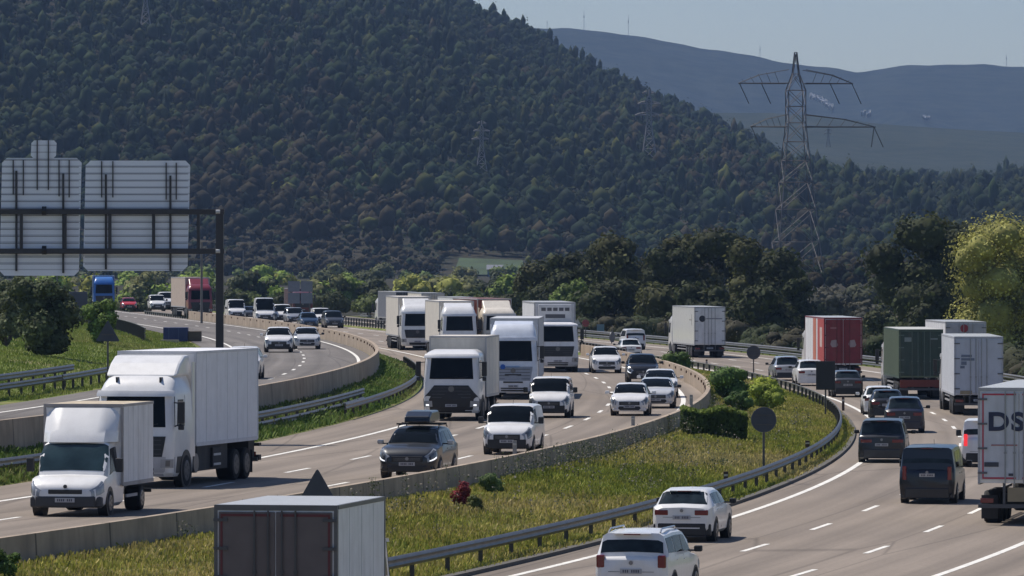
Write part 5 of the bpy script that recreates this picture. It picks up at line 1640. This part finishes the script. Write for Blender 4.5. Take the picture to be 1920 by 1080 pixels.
def transit():
    p = dict(L=2.6, W=1.98, H=1.98, hood=1.08, ck=.72, wt=1.35, re=2.5, rb=2.52, belt=1.05, tail=1.9, wb=(.9,), boxy=1)
    h, L = car_hull(p)
    r = put('box_truck', 122, 969, 'L', L, 0, 1.5)
    r.scale = (1.08, 1.08, 1.06)
    tag(r, 'small white box truck with a roof fairing nearest the left edge', 'box truck', 'lorries coming towards the camera')
    h.body('cab', WHITE, r)
    h.patch('windshield', M('glass_teal', (.025, .045, .05), .08, var=.6, scale=1.2), r, .79, 1.31, 5.05, 7, 0, nv=8)
    w = .99
    for sd in (-1, 1):
        h.patch('side_window', GLASS, r, .95, 2.0, 4.12, 4.86, sd, y0b=1.38)
        MB().box(sd * (w + .20) - .10, sd * (w + .20) + .10, 1.05, 1.18, 1.15, 1.52).build('mirror', BLACK, r, bevel=.03)
        h.patch('headlight', LAMP, r, .012, .30, 3.2, 4.5, sd, off=.012)
        MB().cylx(sd * (w - .25), sd * (w + .004), .9, .36, .42, 20).build('wheel_arch', BLACK, r)
        wheel(r, w + .01, .9, .34, .22, sd)
        wheel(r, 1.02, 4.55, .34, .42, sd)
        MB().box(sd * 1.0 - .02, sd * 1.0 + .02, 2.7, 4.0, .42, .50).build('side_guard', M('guard_alloy'), r)
    box('grille', BLACK, r, -.45, .45, -.02, .05, .60, .72, bevel=.02)
    MB().disc((0, .80), .05, -.01, .03, 12).build('badge', DSTEEL, r)
    MB().box(-.80, .80, -.02, .25, .24, .55).box(-.95, .95, .05, .3, .24, .53).build('front_bumper', M('bumper_grey', (.045, .047, .05), .6), r, bevel=.05)
    plate(r, 0, .44, -.05, -.02)
    box('chassis', CHAS, r, -.4, .4, 2.0, 5.7, .42, .70)
    bx = MB().box(-1.06, 1.06, 2.1, 5.75, .78, 2.92).build('cargo_box', WHITEB, r, bevel=.02)
    fr = M('transit_frame', (.34, .32, .31), .6, dirt=.3)
    fm = MB()
    for sd in (-1, 1):
        fm.box(sd * 1.06 - (.05 if sd > 0 else .012), sd * 1.06 + (.012 if sd > 0 else .05), 2.08, 2.14, .77, 2.84)
        fm.box(sd * 1.06 - (.04 if sd > 0 else .012), sd * 1.06 + (.012 if sd > 0 else .04), 2.15, 5.75, .74, .84)
        fm.box(sd * 1.06 - (.04 if sd > 0 else .012), sd * 1.06 + (.012 if sd > 0 else .04), 2.15, 5.75, 2.86, 2.93)
    fm.box(-1.07, 1.07, 2.07, 2.13, 2.85, 2.935)
    fm.build('box_frame', fr, bx)
    sm = MB()
    for k in range(5):
        for sd in (-1, 1): sm.box(sd * 1.06 - .004, sd * 1.06 + .004, 2.7 + k * .6, 2.72 + k * .6, .86, 2.85)
    sm.build('panel_seam', M('seam_grey', (.50, .50, .51), .6), bx)
    MB().box(-1.03, 1.03, 2.15, 5.7, 2.921, 2.93).build('roof_panel', M('roof_tan', (.50, .42, .30), .8, var=.25, dirt=.6), bx)
    # fairing over the cab, a curved shell
    V = []; n = 9
    for i in range(9):
        f = i / 8
        y = 1.25 + .78 * f ** 1.2; z = 1.93 + .90 * f
        for j in range(n):
            t = -1 + 2 * j / (n - 1)
            x = t * (.97 + .02 * f)
            V.append((x, y + .45 * abs(t) ** 8 * (1 - f * .6), z))
    k = len(V)
    V += [(x, 2.07, z) for x, y, z in V]
    Fs = []
    for i in range(8):
        for j in range(n - 1):
            a = i * n + j
            Fs += [(a, a + 1, a + n + 1, a + n), (k + a, k + a + n, k + a + n + 1, k + a + 1)]
        Fs += [(i * n, i * n + n, k + i * n + n, k + i * n), (i * n + n - 1, k + i * n + n - 1, k + i * n + 2 * n - 1, i * n + 2 * n - 1)]
    Fs += [(8 * n + j, 8 * n + j + 1, k + 8 * n + j + 1, k + 8 * n + j) for j in range(n - 1)] + [(j, k + j, k + j + 1, j + 1) for j in range(n - 1)]
    MB().add(V, Fs).build('roof_fairing', WHITE, r, smooth=40)
    MB().box(-1.0, 1.0, 5.7, 5.78, .45, .55).build('underrun_bar', CHAS, r)
transit()
# far end of the same carriageway
car('camper_van', 'bigvan', 498, 605, 'L', 0, 'white motorhome with a bulky rounded front on the far carriageway', 'van', H=2.7, W=2.15, yaw=-2, panel=True)
car('minibus', 'bigvan', 445, 599, 'L', 0, 'white van with a dark windscreen just right of the gantry post', 'van', H=2.3, panel=True, D=735)
car('panel_van', 'van', 532, 607, 'L', 0, 'small white van close behind the motorhome', 'van', D=705)
car('sports_utility', 'suv', 581, 617, 'L', 0, 'dark blue car coming round the far bend', paint=M('paint_steel_blue', (.03, .06, .11), .3, metal=.3, coat=.8), D=640)
car('panel_van', 'kangoo', 605, 610, 'L', 0, 'white van behind the dark blue car on the far bend', 'van', D=672, panel=True)
car('estate_car', 'mpv', 628, 617, 'L', 0, 'grey people carrier right of the far white van', paint=GREY, D=648)
car('saloon_car', 'sedan', 470, 600, 'L', 0, 'grey blue car between the two far white vans', paint=GREY, D=742)
car('estate_car', 'mpv', 555, 612, 'L', 0, 'silver estate car beside the dark blue far car', paint=SILVER, D=690)
truck('articulated_truck', 568, 603, 'L', 0, 'dark red lorry below the grey sign board', cab=M('paint_maroon', (.10, .012, .015), .4, coat=.4), cabstyle='low', boxm=M('dark_maroon', (.05, .015, .018), .7), fairing=False, bz1=3.3, D=790, by1=12)
# --- outer carriageway on the left
car('sports_utility', 'suv', 523, 661, 'O', 0, 'white sport utility car on the leftmost carriageway left of the silver one', mirror=WHITE)
car('saloon_car', 'hatch', 576, 655, 'O', 0, 'silver white car beside the white one on the leftmost carriageway', paint=M('paint_pearl'), low=SILVER, W=1.8)
car('sports_utility', 'suv', 453, 711, 'O', 0, 'white car half hidden by the rear of the big white lorry', mirror=WHITE, s=1.0)
truck('articulated_truck', 376, 597, 'O', 0, 'dark red lorry with a cream trailer beside the gantry post', cab=M('paint_red_dark', (.20, .02, .03), .35, coat=.5), cabstyle='mid', lower=BLACK, boxm=M('trailer_beige', (.48, .38, .31), .6, dirt=.2), H_cab=3.4, D=655, yaw=2, bz1=4.1)
truck('articulated_truck', 195, 583, 'O', 0, 'bright blue lorry far off above the leafy shrub', cab=BLUET, cabstyle='high', lower=BLACK, boxm=BLUET, D=745, bz1=4.0, yaw=-3, visor=BLUET)
car('sports_utility', 'suv', 139, 602, 'O', 0, 'white car in front of the dark board at the left', D=640)
car('panel_van', 'kangoo', 296, 592, 'O', 0, 'white van far off left of the dark red lorry', 'van', D=735)
car('panel_van', 'van', 314, 590, 'O', 0, 'white van furthest left of the dark red lorry trailer', 'van', D=770, panel=True)
car('hatchback', 'hatch', 243, 590, 'O', 0, 'small red car right of the blue lorry', paint=M('paint_red', (.5, .03, .03), .3, coat=.7), D=740)
# --- right carriageway, driving away
car('compact_suv', 'yeti', 1183, 1128, 'R', A, 'white boxy car with tall red lamps cut by the bottom edge', rails=SILVER, mirror=BLACK)
car('crossover', 'cross', 1278, 1017, 'R', A, 'white crossover with a dark rear bumper beside the guardrail', skid=WHITE, s=.99)
car('passenger_van', 'van', 1738, 945, 'R', A, 'dark blue passenger van with tall tail lamps', 'van', paint=BLUEB, low=BLUEB, s=.97, yaw=0)
car('people_carrier', 'mpv', 1653, 868, 'R', A, 'dark grey people carrier with wide red lamps next to the guardrail', paint=DGREY, wide_tail=True, W=1.88, H=1.72, low=DGREY)
car('sports_utility', 'suv', 1696, 812, 'R', A, 'dark navy sport utility car ahead of the grey people carrier', paint=NAVY, H=1.66, low=NAVY)
car('hatchback', 'hatch', 1664, 786, 'R', A, 'black hatchback squeezed between the white and navy cars', paint=BLK)
car('hatchback', 'hatch', 1650, 778, 'R', A, 'white hatchback in front of the black one by the inner lane line', low=WHITE, mirror=WHITE)
car('sports_utility', 'suv', 1590, 745, 'R', A, 'grey blue compact car behind the red lorry right of the black sign', paint=GREY, W=1.8, H=1.55)
car('sports_utility', 'suv', 1522, 724, 'R', A, 'white car half hidden behind the black sign board', low=WHITE)
car('estate_car', 'wagon', 1478, 714, 'R', A, 'silver grey estate car left of the red lorry', paint=SILVER, H=1.6)
car('panel_van', 'kangoo', 1192, 656, 'R', A, 'white van seen from behind above the rails on the bend', 'van')
car('sports_utility', 'suv', 1184, 672, 'R', A, 'white car behind the rails just below the distant white van', s=.95)
car('panel_van', 'kangoo', 1846, 876, 'R', A, 'white van with a lit brake lamp half hidden by the lorry at the right edge', 'van', tail=TAILON, H=1.85)
def mark(parent, nm, col, *b, m=None):
    MB().box(*b).build(nm, m or M(nm + '_ink', col, .6), parent)
t = truck('articulated_truck', 1331, 671, 'R', A, 'white trailer with a black disc on its rear doors on the far bend', boxm=WHITE, doors=WHITEB, bz1=4.1, cab=WHITE, yaw=.6, top=WHITE)
yb = 15.5
MB().disc((.62, 3.15), .26, yb + .05, yb + .06, 20).build('logo_disc', M('logo_black', (.015, .018, .03), .5), t)
mark(t, 'logo_line', (.12, .13, .16), -1.0, .30, yb + .052, yb + .06, 3.12, 3.18)
mark(t, 'side_logo', (.35, .33, .30), -1.27, -1.26, 14.2, 14.35, 2.6, 3.5)
mark(t, 'side_logo', (.35, .33, .30), 1.262, 1.27, 13.9, 14.05, 2.6, 3.5)
mark(t, 'side_logo', (.35, .33, .30), 1.262, 1.27, 12.6, 13.9, 3.0, 3.1)
t = truck('articulated_truck', 1581, 714, 'R', A, 'red lorry trailer with two pale blotches on its rear doors', boxm=WHITEB, doors=REDT, bz1=4.15, cab=WHITE, yaw=0, top=WHITE, frame=M('frame_red', (.18, .02, .028), .5), barm=M('bar_red', (.13, .02, .025), .5))
for x, w_ in ((.6, .52), (-.6, .52)):
    MB().plate([(x - w_ / 2, 2.35), (x - w_ / 2 + .1, 2.22), (x + w_ / 2 - .12, 2.20), (x + w_ / 2, 2.4), (x + w_ / 2 - .08, 2.66), (x - w_ / 2 + .12, 2.70)], yb + .05, yb + .06).build('rear_graphic', M('blotch', (.34, .27, .27), .6), t)
mark(t, 'small_lettering', (.36, .16, .16), .45, .85, yb + .052, yb + .06, 3.42, 3.52)
for (a, b_, c_, col) in ((11.2, 15.4, REDT, 0), (8.2, 10.2, None, 1)):
    MB().box(1.262, 1.27, a, b_, 1.15, 4.05).build('side_graphic', M('side_red', (.42, .06, .05), .5) if not col else M('side_orange', (.5, .16, .10), .5), t)
MB().box(1.27, 1.276, 12.8, 14.2, 2.2, 3.5).build('side_figure', M('side_pale', (.6, .45, .4), .5), t)
t = truck('container_truck', 1727, 749, 'R', A, 'green container lorry with shade-darkened doors left of the grey white lorry', boxm=M('container_green_lit', (.13, .17, .11), .6, dirt=.2), doors=GREENT_SHADE, bz0=1.25, bz1=4.0, container=True, cab=WHITE, yaw=0, frame=M('frame_green', (.05, .08, .055), .5), top=M('container_top', (.45, .45, .42), .6), fairing=False, barm=M('bar_green', (.12, .16, .13), .5))  # box takes the lit green, rear doors the shade-darkened copy
mark(t, 'container_code', (.22, .26, .25), .55, .95, yb + .052, yb + .06, 3.3, 3.55)
mark(t, 'container_code', (.22, .26, .25), -.95, -.5, yb + .052, yb + .06, 3.42, 3.5)
box('rear_beam', M('beam_red', (.16, .03, .02), .6), t, -1.2, 1.2, yb - .1, yb + .06, .72, 1.12)
t = truck('articulated_truck', 1811, 730, 'R', A, 'white lorry with a red mark, only its top showing behind the grey white one', boxm=WHITEB, doors=M('door_grey', (.35, .36, .39), .5), bz1=4.15, cab=WHITE, top=WHITE)
MB().disc((.1, 3.75), .25, yb + .05, yb + .06, 16).build('logo_disc', M('logo_red', (.25, .02, .03), .5), t)
t = truck('articulated_truck', 1835, 779, 'R', A, 'grey white lorry with small dark lettering on its plain rear', boxm=M('box_cool', (.58, .60, .64), .5, dirt=.12), doors=M('door_cool', (.50, .53, .59), .5, var=.04, dirt=.1), bz1=4.05, cab=WHITE, top=WHITE, yaw=.3, frame=M('frame_grey2', (.42, .43, .46), .5))
for (a, b_, z0, z1) in ((.35, .90, 3.0, 3.12), (.22, .90, 2.82, 2.95), (.62, .90, 2.6, 2.78), (.72, .95, 2.42, 2.55)):
    mark(t, 'rear_lettering', (.16, .19, .25), a, b_, yb + .052, yb + .06, z0, z1)
mark(t, 'warning_panel', (.30, .24, .15), .35, .95, yb + .04, yb + .07, 1.1, 1.28)
t = truck('articulated_truck', 1911, 985, 'R', A, 'white lorry lettered DSV cut by the right edge of the photo', boxm=WHITE, doors=M('door_dsv', (.54, .56, .60), .5, var=.05, dirt=.15), door_frame=M('tape_red', (.42, .03, .06), .4), bz0=1.28, bz1=4.18, cab=WHITE, top=WHITE, frame=M('frame_dsv', (.40, .40, .41), .5), yaw=0)
lettering('lettering', 'DSV', M('ink_navy', (.012, .02, .06), .5), t, .10, yb + .06, 2.90, .76, math.pi, 1.16, .028)
mark(t, 'small_lettering', (.35, .36, .38), .05, .85, yb + .052, yb + .058, 2.42, 2.46)
mark(t, 'door_label', (.05, .055, .07), .62, 1.06, yb + .056, yb + .062, 1.78, 1.92)
mark(t, 'door_label', (.05, .055, .07), .18, .32, yb + .056, yb + .062, 1.50, 1.58)
mark(t, 'warning_panel', (.34, .36, .34), -.7, .35, yb + .0, yb + .05, .72, 1.15)
truck('curtain_truck', 762, 613, 'R', A, 'dark curtain sided lorry turned away at the far left of the queue', boxm=M('curtain_grey', (.16, .17, .20), .7), doors=M('door_dark', (.03, .032, .04), .5), curtain=True, D=735, cab=WHITE, top=WHITE, yaw=3, bz1=4.1)
truck('articulated_truck', 812, 620, 'R', A, 'pale box lorry roof above the leftmost white lorry of the queue', boxm=CREAM, doors=CREAM, D=690, cab=WHITE, top=WHITE, bz1=4.2)
truck('articulated_truck', 872, 628, 'R', A, 'white box lorry roof just left of the rust brown container', boxm=WHITEB, doors=WHITEB, D=650, cab=WHITE, top=WHITE, bz1=4.0)
t = truck('box_truck', 517, 1250, 'R', A, 'grey rear doors of a shaded box truck at the bottom edge', cat='box truck', boxm=WHITEB, doors=M("door_shade", (.11, .092, .09), .55, var=.1, dirt=.1), door_frame=M('tape_dark_red', (.10, .012, .018), .5), frame=M('frame_dark', (.10, .10, .10), .5), D=128, bz0=.95, bz1=3.21, by1=7.2, by0=2.3, cab=WHITE, H_cab=2.75, cabstyle='low', yaw=4.5, top=WHITE, fairing=False, barm=M('bar_dim', (.06, .06, .065), .5))  # shade of the truck's rear is painted into the dark door colour


for c in t.children:
    if c.name.startswith('cab'):
        c.scale = (.75, 1, .84)
        for m_ in [k for k in c.children_recursive if k.name.startswith('mirror')]: bpy.data.objects.remove(m_)
    if c.name.startswith('wheel'): c.scale = (.88, 1, 1)

# ---------------------------------------------------------------- haze
hz, nt, b = newmat('haze')
nt.nodes.remove(b)
pv = N(nt, 'ShaderNodeVolumePrincipled')
pv.inputs['Color'].default_value = (.38, .57, .92, 1)
pv.inputs['Density'].default_value = 5.2e-5
pv.inputs['Anisotropy'].default_value = 0.
nt.links.new(pv.outputs[0], nt.nodes['Material Output'].inputs['Volume'])
h = MB().box(-3600, 3600, -60, 9800, -4, 420).build('haze', hz)
h['kind'] = 'stuff'
h['label'] = 'thin bluish air that fades the far hills'
